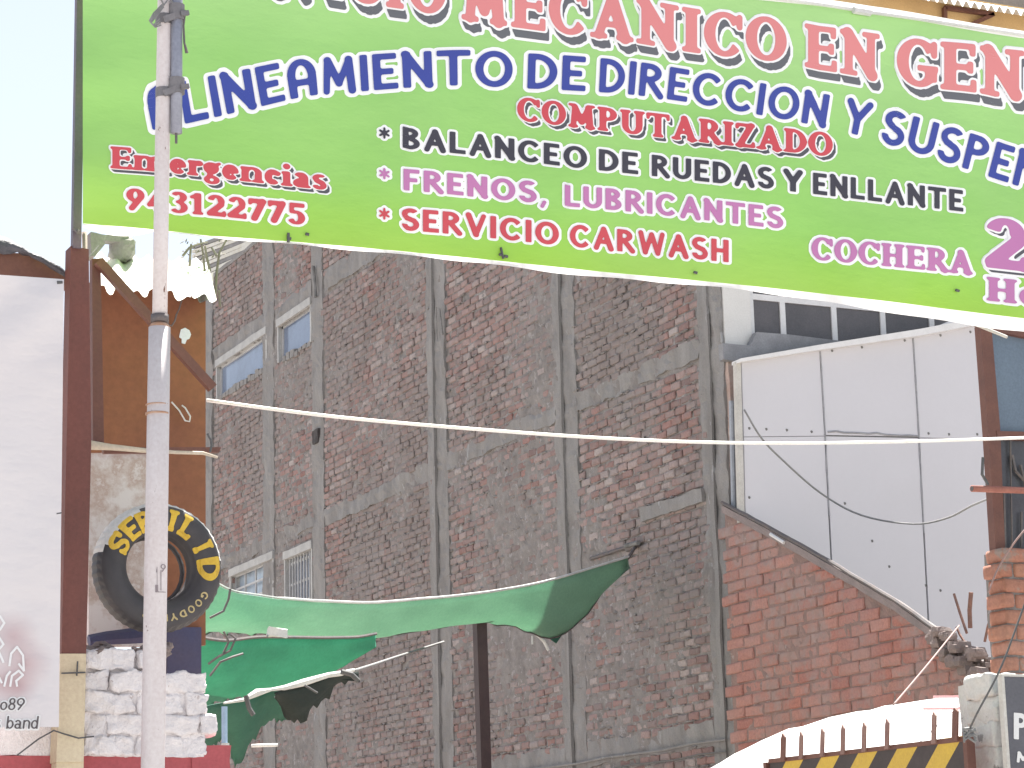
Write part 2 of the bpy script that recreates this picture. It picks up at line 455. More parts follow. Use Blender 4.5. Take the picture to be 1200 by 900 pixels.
def interp(pts):
    xs = [p[0] for p in pts]; ys = [p[1] for p in pts]
    def f(x):
        if x <= xs[0]: return ys[0] + (x - xs[0]) * (ys[1] - ys[0]) / (xs[1] - xs[0])
        if x >= xs[-1]: return ys[-1] + (x - xs[-1]) * (ys[-1] - ys[-2]) / (xs[-1] - xs[-2])
        i = max(j for j in range(len(xs)) if xs[j] <= x); i = min(i, len(xs) - 2)
        # smooth (Catmull-Rom)
        p0 = ys[i-1] if i > 0 else 2*ys[i] - ys[i+1]; p3 = ys[i+2] if i + 2 < len(ys) else 2*ys[i+1] - ys[i]
        t = (x - xs[i]) / (xs[i+1] - xs[i]); a, b = ys[i], ys[i+1]
        return 0.5*((2*a) + (b - p0)*t + (2*p0 - 5*a + 4*b - p3)*t*t + (3*a - p0 - 3*b + p3)*t**3)
    return f

# ================================================================== SETTING
gm = mat('dusty_street', (0.30, 0.29, 0.285, 1), (0.23, 0.222, 0.218, 1), 2.0, 0.9, 0.5)
g = MB(); g.grid([[(x, y, 0) for x in range(-400, 401, 50)] for y in range(-400, 401, 50)])
tag(g.build('ground', gm), kind='structure')
sw = mat('pavement_concrete', (0.32, 0.31, 0.30, 1), (0.24, 0.235, 0.23, 1), 1.5, 0.9, 0.4)
g = MB(); g.box((-14, 8.6, 0.004), (30, 11.3, 0.14)); tag(g.build('pavement', sw), kind='structure')
yard = mat('yard_dirt', (0.3, 0.26, 0.22, 1), (0.2, 0.18, 0.16, 1), 1.2, 0.95, 0.5)
g = MB(); g.box((-14, 11.31, 0.004), (30, 60, 0.10)); tag(g.build('yard', yard), kind='structure')

# ================================================================== BIG BRICK SIDE WALL (plane x = WX)
WX = 13.7
def wy(px, py): return PX(px, py, WX).y
def wz(px, py): return PX(px, py, WX).z
Y0, Y1 = wy(847, 400), 46.0
ZTOP = wz(285, 297)
conc = mat('wall_concrete', (0.295, 0.285, 0.28, 1), (0.195, 0.185, 0.18, 1), 3.0, 0.92, 0.6, stretch=(1, 1, .3), spots=(0.34, 0.34, 0.345, 1), spot_scale=6, spot_at=0.63, bdist=.012)
concl = mat('lintel_concrete', (0.5, 0.5, 0.49, 1), (0.36, 0.36, 0.36, 1), 4.0, 0.9, 0.5)
mort = mat('mortar', (0.28, 0.26, 0.25, 1), (0.17, 0.155, 0.15, 1), 5.0, 0.95, 0.7, spots=(0.33, 0.31, 0.31, 1), spot_scale=9, spot_at=0.58, bdist=.015)
bm_big = brick_mat('wall_brick', [(0.25,0.165,0.15,1),(0.31,0.185,0.17,1),(0.34,0.27,0.26,1),(0.24,0.16,0.15,1),(0.30,0.19,0.175,1),(0.38,0.33,0.32,1),(0.20,0.145,0.14,1),(0.26,0.15,0.135,1)], (0.265, 0.23, 0.222, 1), 0.82, 0.42)
bm_tri = brick_mat('stair_brick', [(0.41,0.185,0.145,1),(0.37,0.165,0.135,1),(0.44,0.22,0.18,1),(0.38,0.20,0.165,1)], (0.38, 0.285, 0.26, 1), 0.85, 0.35)
bm_pil = brick_mat('pillar_brick', [(0.38,0.185,0.125,1),(0.34,0.155,0.11,1),(0.42,0.21,0.15,1)], (0.33, 0.27, 0.24, 1), 1.0, 0.3)

bb = thing('brick_building', 'tall raw brick building side wall with grey concrete columns and beams behind the green banner', 'building', (WX, Y0, 0))
cols = []   # (y0,y1,z0,z1)
def addcol(pxa, pxb, py, z0=0.0, z1=None): cols.append((wy(pxb, py), wy(pxa, py), z0, z1 if z1 else ZTOP))
addcol(818, 846, 380); addcol(652, 678, 500); addcol(503, 525, 500); addcol(367, 380, 450); addcol(309, 322, 380)
addcol(240, 250, 500)
cols[0] = (Y0, cols[0][1], 0, ZTOP)
addcol(455, 462, 700, wz(600, 840), wz(460, 590)) if False else None
zb = [(wz(780, 437), wz(780, 437) + .22), (wz(330, 378), wz(330, 378) + .36), (wz(745, 892), wz(745, 892) + .30)]
zb = [(z0 - .02, z1) for z0, z1 in zb]
def spot(px, py): p = PX(px, py, WX); return (p.y, p.z)
wins = []   # y0,y1,z0,z1,type
def addwin(pa, pb, ztop_px, zbot_px, ty):
    wins.append((wy(pb, 500 if ty else 420), wy(pa, 500 if ty else 420), wz(*zbot_px), wz(*ztop_px), ty))
wins.append((wy(313, 400), wy(256, 435), wz(290, 446), wz(290, 407), 'plain'))
wins.append((wy(365, 380), wy(328, 390), wz(350, 411), wz(350, 368), 'plain'))
wins.append((wy(321, 670), wy(272, 680), wz(300, 712), wz(300, 664), 'grid'))
wins.append((wy(366, 660), wy(336, 660), wz(350, 712), wz(350, 650), 'bars'))

def blocked(y, z, m=-0.02):
    for a, b, c, d in cols:
        if a - m < y < b + m and c - .05 < z < d: return True
    for k_, (z0, z1) in enumerate(zb):
        if k_ == 1 and y < cols[2][0] - 0: pass
        if z0 + .02 < z < z1 - .03: return True
    for a, b, c, d, _ in wins:
        if a - .10 < y < b + .10 and c - .02 < z < d + .16: return True
    return False
# mortar sheet, uneven, with smears that reach over the bricks
def smear(y, z):
    return mnoise.noise(Vector((y*.33, z*.33, 1.7))) + .5*mnoise.noise(Vector((y*1.1, z*1.1, 4.4)))
mb = MB(); ST = .055
ny = int((Y1 - Y0) / ST); nzv = int((ZTOP - 2.2) / ST)
idx = {}
for j in range(nzv + 1):
    for i in range(ny + 1):
        y = Y0 + i*ST; z = 2.2 + j*ST
        s_ = smear(y, z); n1 = mnoise.noise(Vector((y*6, z*8, 3))); n2 = mnoise.noise(Vector((y*15, z*19, 8)))
        d = .013 - max(0, s_ + .12)*.034 - n1*.016 - n2*.012
        mb.v.append((WX + max(d, -.022), y, z))
for j in range(nzv):
    for i in range(ny):
        y = Y0 + (i+.5)*ST; z = 2.2 + (j+.5)*ST
        if any(a < y < b and c < z < dd for a, b, c, dd, _ in wins): continue
        a = j*(ny+1) + i; mb.f.append((a, a+ny+1, a+ny+2, a+1)); mb.m.append(0)
mb.build('mortar', mort, bb)
g = MB(); g.box((WX + .03, Y0 + .02, 0), (WX + .06, Y1, 2.25)); g.build('base_wall', mort, bb)
g = MB(); g.box((WX + .35, Y0 + .5, 0), (26, Y1, ZTOP - .12)); g.build('wall_core', mort, bb)

# brick shapes shared by the pieces (unit: lies in y-z, sticks out to -x)
def brick_mesh(name, m, L, Hh, D, seed, edge=0.012):
    b = MB(); r = random.Random(seed)
    def q(y, z, x): return (x + r.uniform(-.003, .003), y*L/2 + r.uniform(-.007, .007), z*Hh/2 + r.uniform(-.005, .005))
    back = [q(a, c, D) for a, c in ((-1,-1),(1,-1),(1,1),(-1,1))]
    ey = 1 - edge*2/L; ez = 1 - edge*2/Hh
    rim = [q(a, c, .006) for a, c in ((-1,-1),(0,-1),(1,-1),(1,0),(1,1),(0,1),(-1,1),(-1,0))]
    fr = [q(a*ey, c*ez, -.006) for a, c in ((-1,-1),(0,-1),(1,-1),(1,0),(1,1),(0,1),(-1,1),(-1,0))]
    cpt = [(-.009 + r.uniform(-.004, .006), r.uniform(-.02, .02), r.uniform(-.01, .01))]
    vs = back + rim + fr + cpt
    fs = [(8, 0, 4), (0, 1, 6, 5, 4)]
    fs = []
    fs += [(0, 4, 5, 6, 1), (1, 6, 7, 8, 2), (2, 8, 9, 10, 3), (3, 10, 11, 4, 0)]
    for k in range(8): fs.append((4 + k, 12 + k, 12 + (k+1) % 8, 4 + (k+1) % 8))
    for k in range(8): fs.append((12 + k, 20, 12 + (k+1) % 8))
    b.add(vs, fs); return b.mesh(name, m)
BL, BH = .25, .105
vars_big = [brick_mesh('brick', bm_big, .235, .086, .05, s) for s in range(14)]
vdat = [([v.co.copy() for v in me.vertices], [tuple(p.vertices) for p in me.polygons]) for me in vars_big]
spots = []
z = 2.25; row = 0
while z < ZTOP - .05:
    y = Y0 + (row % 2)*.125 - .1 + ru(-.03, .03)
    while y < Y1:
        yc = y + ru(-.008, .008); zc = z + BH/2 + ru(-.006, .006) + .012*math.sin(y*.9 + row*.4)
        if not blocked(yc, zc) and yc > Y0 + .15: spots.append((yc, zc))
        y += BL * ru(.97, 1.03)
    z += BH; row += 1
# the pieces that show largest: near end and inside the frame
def vis_big(y, z):
    p = W2C @ (Vector((WX, y, z)) - EYE); px = 600 + F*p.x/p.z; py = 450 + F*p.y/p.z
    return (0 < px < 1200 and 0 < py < 900 and not (px < 1200 and py < 262 + .103*(px - 97)))
order = sorted(spots, key=lambda s: (not vis_big(*s), s[0]))
for n_, (y, z) in enumerate(order[:300]):
    o = link('brick', vars_big[n_ % 14], bb)
    o.location = Vector((WX + ru(-.012, .008), y, z)) - bb.location
    o.rotation_euler = (ru(-.03, .03), 0, ru(-.04, .04)); o.scale = (1, ru(.9, 1.03), ru(.9, 1.06))
rest = MB()
for y, z in order[300:]:
    vs, fs = vdat[random.randrange(14)]
    if rnd() < .015: continue
    a = ru(-.035, .035); ca, sa = math.cos(a), math.sin(a); ox = ru(-.013, .010); b_ = ru(-.05, .05); sy, sz = ru(.88, 1.03), ru(.88, 1.07)
    rest.add([(WX + ox + v.x + b_*v.y, y + (v.y*ca*sy - v.z*sa), z + (v.y*sa + v.z*ca*sz)) for v in vs], fs)
tag(rest.build('bricks', bm_big, bb), kind='stuff')
# mortar squeezed out along some joints
for_sq = MB()
for y, z in random.sample(spots, 3200):
    L = ru(.05, .2); yy = y + ru(-.1, .1); zz = z + .05 + ru(-.01, .01)
    pts = [(WX - .006 - ru(0, .012), yy + t*L, zz + ru(-.008, .008)) for t in (0, .25, .5, .75, 1)]
    for_sq.tube(pts, [ru(.002, .006), ru(.006, .016), ru(.006, .018), ru(.006, .014), .003], 5)
tag(for_sq.build('squeezed_mortar', mort, bb), kind='stuff')
# concrete members
for k_, (a, b, c, d) in enumerate(cols):
    m_ = MB(); m_.rbox((WX - .014 - .003*k_, a, c), (WX + .05, b, d), .07, .030, 4.2, seed=k_)
    if k_ in (1, 2):
        m_.rbox((WX - .06, a + .55*(b-a), c), (WX - .02, a + .55*(b-a) + .05, d), .12, .012, 1.5, seed=9)
    if k_ == 0: m_.rbox((WX - .05, a + .25, c), (WX - .02, a + .34, d), .12, .02, 1.5, seed=19)
    m_.build('column', conc, bb)
gaps = sorted(cols)
for k_, (z0, z1) in enumerate(zb):
    edges = [(cols[i][1], cols[i+1][0]) for i in range(5)] + [(cols[5][1], Y1)]
    for i, (a, b) in enumerate(edges):
        dz = ru(-.05, .05) if i < 4 else 0
        m_ = MB(); m_.rbox((WX - .008 - .002*i, a - .02, z0 + dz), (WX + .05, b + .02, z1 + dz*.4), .09, .045, 3.4, seed=i + 7*k_)
        m_.build('beam', conc, bb)
# windows
glass = mat('window_glass', hexc(120, 135, 160), hexc(95, 105, 125), .8, .12, 0)
MATS['window_glass'].node_tree.nodes['Principled BSDF'].inputs['Specular IOR Level'].default_value = .8
lglass = mat('pale_glass', hexc(185, 200, 215), hexc(150, 165, 185), .8, .15, 0)
frm = mat('window_steel', (0.5, 0.51, 0.52, 1), (0.36, 0.36, 0.37, 1), 6, .5, .1)
for (a, b, c, d, ty) in wins:
    m_ = MB()
    m_.rbox((WX - .05, a - .06, d), (WX + .12, b + .06, d + .13), .12, .008, 3)          # lintel
    m_.rbox((WX - .03, b, c), (WX + .20, b + .06, d), .12, .008, 3)
    m_.rbox((WX - .03, a - .06, c), (WX + .20, a, d), .12, .008, 3)
    wn_ = m_.build('window', concl, bb)
    q = MB()
    if ty == 'plain':
        q.box((WX + .04, a, c), (WX + .07, b, c + .04)); q.box((WX + .04, a, d - .04), (WX + .07, b, d)); q.box((WX + .04, b - .05, c), (WX + .07, b, d))
    elif ty == 'grid':
        for t in range(5): yy = a + (b-a)*t/4; q.box((WX + .05, yy - .018, c), (WX + .08, yy + .018, d))
        for t in range(4): zz = c + (d-c)*t/3; q.box((WX + .052, a, zz - .018), (WX + .078, b, zz + .018))
    else:
        for t in range(9): yy = a + (b-a)*(t+.5)/9; q.box((WX + .02, yy - .015, c), (WX + .045, yy + .015, d))
        for t in (.12, .5, .9): zz = c + (d-c)*t; q.box((WX + .045, a, zz - .02), (WX + .06, b, zz + .02))
    q.build('frame', frm, wn_)
    q = MB(); q.box((WX + (.06 if ty == 'plain' else .14), a - .02, c - .02), (WX + (.07 if ty == 'plain' else .15), b + .02, d + .02))
    q.build('pane', lglass if ty == 'grid' else glass, wn_)
    if ty == 'plain':
        q = MB(); n_ = int((b-a)/.2)
        for i in range(n_): q.rbox((WX - .03, a + i*.2, c - .06 + ru(-.02, .03)), (WX + .1, a + i*.2 + .17, c + .03 + ru(-.02, .05)), .06, .015, 6, seed=i)
        q.build('sill', conc, wn_)
g = MB(); p_ = PX(373, 512, WX); g.rbox(p_ - Vector((.06, .12, .12)), p_ + Vector((.02, .12, .12)), .06, .02, 9); g.build('hole_block', mat('hole_shade', (0.05, 0.045, 0.045, 1), (0.09, 0.08, 0.08, 1), 9, .9, .3), bb)  # dark block stands in for the shade inside a hole in the column
for (a_, b_, r_) in (((367, 312), (370, 348), .028), ((515, 362), (519, 392), .012), ((511, 360), (512, 398), .010), ((733, 640), (748, 636), .03)):
    g = MB(); g.tube([PX(*a_, WX - .07), PX(*b_, WX - .07)], r_, 6); g.build('rebar', mat('pale_rebar', (0.34, 0.33, 0.32, 1), (0.1, 0.1, 0.1, 1), 3, .8, .4), bb)
# parapet cap
g = MB(); g.rbox((WX - .02, Y0, ZTOP - .02), (WX + .25, Y1, ZTOP + .05), .25, .02, 2); g.build('parapet', conc, bb)
# long timber patch and stone ledge on the lower right wall
p = PX(755, 612, WX); q = PX(826, 585, WX)
g = MB(); g.rbox((WX - .05, q.y, min(p.z, q.z) - .0), (WX, p.y, min(p.z, q.z) + .16), .1, .02, 4); g.build('ledge', conc, bb)
steel_c = mat('conduit_dark', (0.12, 0.12, 0.12, 1), (0.18, 0.17, 0.16, 1), 9, .7, .2)
# low conduits along the foot of the wall
for (y0_, y1_, zz, rr, m_) in ((Y0 + .2, Y1 - 12, wz(734, 888) + .02, .016, conc), (Y0 + .2, Y1 - 14, wz(734, 896) - .03, .010, steel_c)):
    g = MB(); g.tube([(WX - .07 - .01*math.sin(t*1.3), y0_ + (y1_-y0_)*t/14, zz + .012*math.sin(t*2.1)) for t in range(15)], rr, 6)
    g.build('conduit', m_, bb)

# ================================================================== white upper facade beside the brick wall
FY = Y0 - 0.02
white = mat('white_paint', (0.70, 0.69, 0.665, 1), (0.60, 0.59, 0.575, 1), 1.2, .8, .2)
fb = thing('white_house', 'white plastered house front with a band of dark windows between brick wall and panels', 'house', (WX + 1, FY, 0))
def fp(px, py, Y): return PY(px, py, Y)
zw0 = PY(880, 395, FY).z; x88 = PY(880, 370, FY).x; ztopw = PY(880, 200, FY).z
g = MB(); g.box((WX + .02, FY, PY(860, 408, FY).z), (x88, FY + .35, ztopw)); g.build('pier', white, fb)
dk = mat('dark_interior_glass', (0.13, 0.12, 0.125, 1), (0.09, 0.085, 0.09, 1), 1.5, .18, 0)
wfr = mat('white_frame', (0.75, 0.74, 0.74, 1), (0.66, 0.65, 0.65, 1), 6, .5, .05)
xs_ = [PY(p_, 370, FY + .1).x for p_ in (880, 917, 977, 1034, 1091, 1150, 1210)]
zt_, zm_, zl_ = ztopw, PY(917, 351, FY + .1).z, zw0 - .6
for i in range(6):
    fr_ = MB(); a, b = xs_[i], xs_[i+1]
    fr_.box((a - .035, FY + .09, zl_), (a + .035, FY + .15, zt_)); fr_.box((a + .035, FY + .09, zm_ - .035), (b - .035, FY + .15, zm_ + .035))
    wo = fr_.build('window', wfr, fb)
    for z0, z1 in ((zl_, zm_ - .035), (zm_ + .035, zt_)):
        q = MB(); q.box((a + .035, FY + .11, z0), (b - .035, FY + .12, z1)); q.build('pane', dk, wo)
g = MB(); g.box((WX + .36, FY + .3, 0), (26, FY + .4, PY(880, 300, FY).z - 0.1)); g.build('wall', white, fb)
redd = mat('old_plaster', (0.40, 0.26, 0.22, 1), (0.5, 0.42, 0.38, 1), 4, .9, .6, spots=(0.55, 0.5, 0.46, 1), spot_scale=5, spot_at=.6)
g = MB(); g.rbox((WX + .02, FY - .05, 0), (PY(864, 500, FY).x, FY + .3, PY(860, 424, FY).z), .12, .02, 4); g.build('corner_strip', redd, fb)
pipe_m = mat('blue_grey_pipe', (0.42, 0.45, 0.5, 1), (0.3, 0.32, 0.36, 1), 8, .6, .2)
g = MB(); g.tube([PY(857, 470, FY - .1), PY(860, 600, FY - .1)], .03, 8); g.build('drain_pipe', pipe_m, fb)
slate = mat('grey_sheet_ledge', (0.30, 0.30, 0.315, 1), (0.2, 0.2, 0.21, 1), 5, .7, .4)
lp = [(847, 402), (879, 405), (887, 389), (925, 392), (990, 400), (1000, 405), (960, 412), (872, 425), (848, 421)]
g = MB(); g.prism([PY(a, b, FY - .12) for a, b in lp], (0, .1, 0)); g.build('ledge', slate, fb)
# tan top storey with corrugated eave
tan = mat('tan_paint', (0.62, 0.42, 0.20, 1), (0.52, 0.35, 0.17, 1), 2, .85, .3)
tb = thing('tan_house', 'tan painted upper storey under a white corrugated eave above the banner corner', 'house', (18, FY, ztopw))
TY = FY + .03
z0 = ztopw + 1.9
g = MB(); g.box((x88 - .5, TY, ztopw), (PY(1330, 0, TY).x, TY + .4, PY(1105, -6, TY).z)); g.build('wall', tan, tb)
brn = mat('brown_steel', (0.17, 0.075, 0.055, 1), (0.12, 0.055, 0.045, 1), 6, .6, .3, spots=(0.25, 0.13, 0.08, 1), spot_scale=10, spot_at=.68)
g = MB()
for a, b in (((1107, 9), (1164, 17)), ((1107, 9), (1107, 26)), ((1164, 17), (1140, 28))): g.bar(PY(*a, TY - .05), PY(*b, TY - .05), .05, .05)
g.build('sign_bracket', brn, tb)
cor = mat('corrugated_sheet', (0.8, 0.8, 0.78, 1), (0.66, 0.66, 0.65, 1), 3, .5, .2)
def corrugated(a, b, up, n, amp, rag, depth, seed=0):
    """sheet from a to b (Vectors), hanging along vector up, waves pushed along depth"""
    m_ = MB(); rows = []; r = random.Random(seed)
    cut = [r.uniform(-rag, rag) for _ in range(n*8 + 1)]
    for j in range(5):
        row_ = []
        for i in range(n*8 + 1):
            t = i/(n*8); w_ = math.sin(2*math.pi*i/8)
            k = j/4; ext = (1 + cut[(i//4)*4]) if j == 4 else k
            row_.append(a + (b-a)*t + up*ext + depth*w_*amp)
        rows.append(row_)
    m_.grid(rows); return m_
a, b = PY(1040, -10, TY - .4), PY(1330, 36, TY - .4)
corrugated(a, b, Vector((0, .45, .22)), 30, .04, .02, Vector((0, 0, 1))).build('eave', cor, tb)
g = MB(); g.box((PY(1090, 0, TY).x, TY + .42, PY(1130, 8, TY).z), (PY(1330, 0, TY).x, TY + .6, PY(1130, -70, TY).z)); g.build('parapet', conc, tb)

# ================================================================== panel wall + stair triangle
PYL = FY - .35
panel_m = mat('white_panel', (0.61, 0.60, 0.635, 1), (0.58, 0.57, 0.60, 1), .6, .55, .03, fine=20, mott=.03)
pb = thing('panel_partition', 'pale screwed sheet partition rising beside the red brick stair wall', 'partition', (PY(870, 500, PYL).x, PYL, 0))
seam = [[(868, 422), (871, 512), (873.5, 640)], [(961, 409), (967, 511), (977.5, 720)], [(1070, 395), (1077, 513), (1090, 765)], [(1149, 379), (1158, 515), (1170, 800)]]
G_ = 1.0
for i in range(3):
    L_, R_ = seam[i], seam[i+1]
    for k in range(2):
        gp = 1.4 if (i == 1 and k == 0) else .35
        pts = [(L_[k][0] + G_, L_[k][1] + (gp if k else 0)), (R_[k][0] - G_, R_[k][1] + (gp if k else 0)), (R_[k+1][0] - G_, R_[k+1][1] - (0 if k else gp)), (L_[k+1][0] + G_, L_[k+1][1] - (0 if k else gp))]
        q = MB(); q.prism([PY(a, b, PYL) for a, b in pts], (0, .025, 0)); q.build('panel', panel_m, pb)
cream = mat('cream_timber', (0.60, 0.58, 0.54, 1), (0.45, 0.43, 0.40, 1), 6, .8, .3)
darkj = mat('joint_filler', (0.30, 0.30, 0.31, 1), (0.24, 0.24, 0.25, 1), 6, .9, .1)
q = MB(); q.prism([PY(a, b, PYL + .03) for a, b in ((870, 424), (1150, 380), (1170, 800), (876, 640))], (0, .02, 0)); q.build('backing', darkj, pb)
q = MB(); q.prism([PY(a, b, PYL - .02) for a, b in ((862, 424), (868, 423), (873, 612), (867, 612))], (0, .06, 0)); q.build('corner_batten', cream, pb)
q = MB(); q.prism([PY(a, b, PYL - .12) for a, b in ((868, 424), (868, 420), (960, 404), (1080, 385), (1152, 371), (1152, 379), (1080, 393), (960, 410))], (0, .2, 0)); q.build('roof_edge', wfr, pb)
q = MB(); q.bar(PY(1095, 386, PYL - .05), PY(1132, 371, PYL - .05), .05, .04); q.bar(PY(1108, 384, PYL - .05), PY(1140, 372, PYL - .05), .03, .04); q.build('roof_brace', wfr, pb)
q = MB(); q.tube([PY(1066, 396, PYL - .03), PY(1072, 460, PYL - .03)], .004, 5)
scr = mat('screw_steel', (0.2, 0.2, 0.2, 1), (0.14, 0.14, 0.14, 1), 6, .5, 0)
q = MB()
for (x_, y_) in [(878, 502), (898, 503), (922, 504), (951, 506), (1088, 508), (1112, 509), (1145, 509), (1137, 389), (1102, 393), (1060, 399), (1010, 407), (975, 411), (1152, 402), (1156, 475), (878, 583), (1042, 664), (1085, 686), (1102, 692), (990, 590), (1022, 634)]:
    q.tube([PY(x_, y_, PYL - .006), PY(x_, y_, PYL)], .016, 8)
q.build('screws', scr, pb)
q = MB()
for s_ in seam[1:3]:
    q.tube([PY(s_[0][0] + t*(s_[1][0]-s_[0][0]) + ru(-.5, .5), s_[0][1] + t*(s_[1][1]-s_[0][1]), PYL - .002) for t in np.linspace(0, 1, 10)] +
           [PY(s_[1][0] + t*(s_[2][0]-s_[1][0])*.45 + ru(-.6, .6), s_[1][1] + t*(s_[2][1]-s_[1][1])*.45, PYL - .002) for t in np.linspace(.1, 1, 9)], .010, 5)
q.tube([PY(970 + t*105, 505.5 + t*5 + ru(-1, 1), PYL - .002) for t in np.linspace(0, 1, 12)], .012, 5)
q.build('seam_strip', mat('seam_strip', (0.36, 0.36, 0.38, 1), (0.26, 0.26, 0.28, 1), 9, .7, .1), pb)

tw = thing('stair_wall', 'red brick triangular stair wall with a sloping concrete edge under the pale panels', 'wall', (WX, 20, 0))
diag = [(848, 592), (905, 622), (975, 662), (1050, 706), (1100, 742), (1128, 765), (1165, 782)]
dw = [(PX(a, b, WX - .10).y, PX(a, b, WX - .10).z) for a, b in diag]
TX = WX - .10
def dz_at(y):
    for (ya, za), (yb, zb_) in zip(dw, dw[1:]):
        if yb <= y <= ya: return za + (zb_-za)*(y-ya)/(yb-ya)
    return dw[0][1] if y > dw[0][0] else dw[-1][1]
yA, yB = dw[-1][0], dw[0][0]
g = MB(); rows = []
n1 = int((yB - yA)/.05)
for i in range(n1 + 1):
    y = yA + (yB-yA)*i/n1; zt = dz_at(y)
    rows.append([(TX + .006 - .018*mnoise.noise(Vector((y*7, zz*9, 5))) - .01*mnoise.noise(Vector((y*21, zz*20, 5))), y, zz) for zz in [0, 1.0, 2.0] + [2.0 + (zt-2.0)*k/60 for k in range(1, 61)]])
g.grid(rows); g.build('mortar', mat('pink_mortar', (0.31, 0.21, 0.185, 1), (0.22, 0.155, 0.14, 1), 5.0, .95, .7, spots=(0.36, 0.30, 0.28, 1), spot_scale=8, spot_at=.6), tw)
g = MB(); g.prism([(TX + .03, y, z_) for y, z_ in dw] + [(TX + .03, yA, 0), (TX + .03, yB, 0)], (.06, 0, 0)); g.build('core', mort, tw)
vt = [brick_mesh('brick', bm_tri, .37, .114, .05, s + 40, .012) for s in range(10)]
tsp = []; z = 2.1; row = 0
while z < dw[0][1]:
    y = yA + (row % 2)*.19 - .07 + ru(-.03, .03)
    while y < yB - .02:
        zc = z + .067 + ru(-.006, .006)
        if zc + .06 < dz_at(y) - .06 and y > yA + .02: tsp.append((y, zc))
        y += .385*ru(.96, 1.04)
    z += .126; row += 1
tsp.sort(key=lambda s: -s[1])
for n_, (y, z) in enumerate(tsp[:298]):
    o = link('brick', vt[n_ % 10], tw); o.location = Vector((TX + ru(-.012, .008), y, z)) - tw.location
    o.rotation_euler = (ru(-.025, .025), 0, ru(-.03, .03)); o.scale = (1, ru(.9, 1.03), ru(.92, 1.05))
g = MB()
for n_, (y, z) in enumerate(tsp[298:]):
    me = vt[n_ % 10]; g.add([(TX + v.co.x, y + v.co.y, z + v.co.z) for v in me.vertices], [tuple(p.vertices) for p in me.polygons])
if g.v: tag(g.build('bricks', bm_tri, tw), kind='stuff')
# concrete strip along the slope: pale face below a thin dark slab edge
cpink = mat('stair_concrete', (0.30, 0.245, 0.235, 1), (0.22, 0.185, 0.18, 1), 4, .9, .5)
for i in range(len(dw) - 2):
    (ya, za), (yb, zb_) = dw[i], dw[i+1]
    g = MB(); n_ = 8
    rows = [[(TX - .03 - .008*mnoise.noise(Vector((yy*5, k, 2))), yy, dz - k*.028 - .01*mnoise.noise(Vector((yy*4, k*3, 1)))) for k in range(4)] for yy, dz in [(ya + (yb-ya)*t/n_, za + (zb_-za)*t/n_) for t in range(n_+1)]]
    g.grid([[r[0], r[1], r[2], r[3], (TX + .02, r[3][1], r[3][2])] for r in rows]); g.grid([[r[0], (TX + .05, r[0][1], r[0][2])] for r in rows])
    g.build('stringer', cpink, tw)
steel_d = mat('dark_rail', (0.10, 0.10, 0.11, 1), (0.16, 0.13, 0.12, 1), 9, .7, .3)
g = MB(); g.tube([(TX - .02, y, z + .03 + ru(-.006, .006)) for y, z in [(dw[i][0] + (dw[i+1][0]-dw[i][0])*t/6, dw[i][1] + (dw[i+1][1]-dw[i][1])*t/6) for i in range(5) for t in range(6)]], .022, 6); g.build('slab_edge', steel_d, tw)
g = MB(); g.tube([PX(903, 626, TX - .04), PX(919, 636, TX - .04)], .02, 6); g.build('mortar_streak', wfr, tw)
# rubble and rebar at the foot of the slope
rub = mat('rubble', (0.27, 0.215, 0.20, 1), (0.17, 0.14, 0.13, 1), 9, .95, .8)
g = MB()
for i in range(75):
    t = rnd(); px = 1092 + 70*t; py = 744 + 36*t + ru(-10, 22); p = PX(px, py, TX - .05 - ru(0, .25)); s_ = ru(.03, .09)
    g.rbox(p - Vector((s_, s_*.9, s_*.6)), p + Vector((s_, s_*.9, s_*.6)), s_*.6, s_*.2, 9, seed=i, rnd_=s_*.15)
tag(g.build('rubble', rub, tw), kind='stuff')
rust = mat('rusty_rebar', (0.22, 0.11, 0.08, 1), (0.13, 0.08, 0.07, 1), 12, .8, .5)
for (a, b, r_) in (((1118, 696), (1133, 742), .014), ((1138, 694), (1137, 736), .022), ((1163, 716), (1154, 752), .014), ((1121, 735), (1130, 752), .012)):
    g = MB(); p0, p1 = PX(*b, TX - .15), PX(*a, TX - .15); g.tube([p0, p0.lerp(p1, .5) + Vector((0, ru(-.02, .02), 0)), p1], r_, 6); g.build('rebar', rust, tw)

# ================================================================== near right: brick pillar, brown framed glazing, stub pipe
RY = 15.0
pl = thing('brick_pillar', 'rough orange brick pillar with thick mortar at the right edge under the brown frame', 'pillar', (PY(1175, 700, RY).x, RY, 0))
px0 = PY(1162, 700, RY + .15).x; zt = PY(1180, 640, RY).z; x1_ = px0 + 1.6
g = MB(); g.rbox((px0 + .02, RY + .012, 0), (x1_, RY + .24, zt - .03), .1, .015, 5); g.build('mortar', mort, pl)
z = zt - .115; row = 0
while z > 1.6:
    x_ = px0 + (0 if row % 2 else .03) - .02; first = True
    while x_ < x1_ - .1:
        L = (.13 if (row % 2 and first) else .27) * ru(.94, 1.05); first = False
        g = MB(); g.rbox((0, 0, 0), (L - .014, .22, .106), .03, .006, 12, seed=row*3.1 + x_, rnd_=.006)
        o = g.build('brick', bm_pil, pl, True); o.location = Vector((x_, RY + ru(-.02, 0), z + ru(-.004, .004))) - pl.location; o.rotation_euler = (0, ru(-.02, .02), 0)
        x_ += L
    z -= .118; row += 1
wf = thing('framed_window', 'brown steel framed window with dusty blue glass standing on the orange brick pillar', 'window', (px0 + .2, RY + .1, zt))
RG = RY + .1
def rp(px, py, o=0): return PY(px, py, RG + o)
g = MB()
g.prism([rp(a, b) for a, b in ((1149, 381), (1162, 384), (1172, 500), (1178, 646), (1167, 646), (1159, 515))], (0, .08, 0))
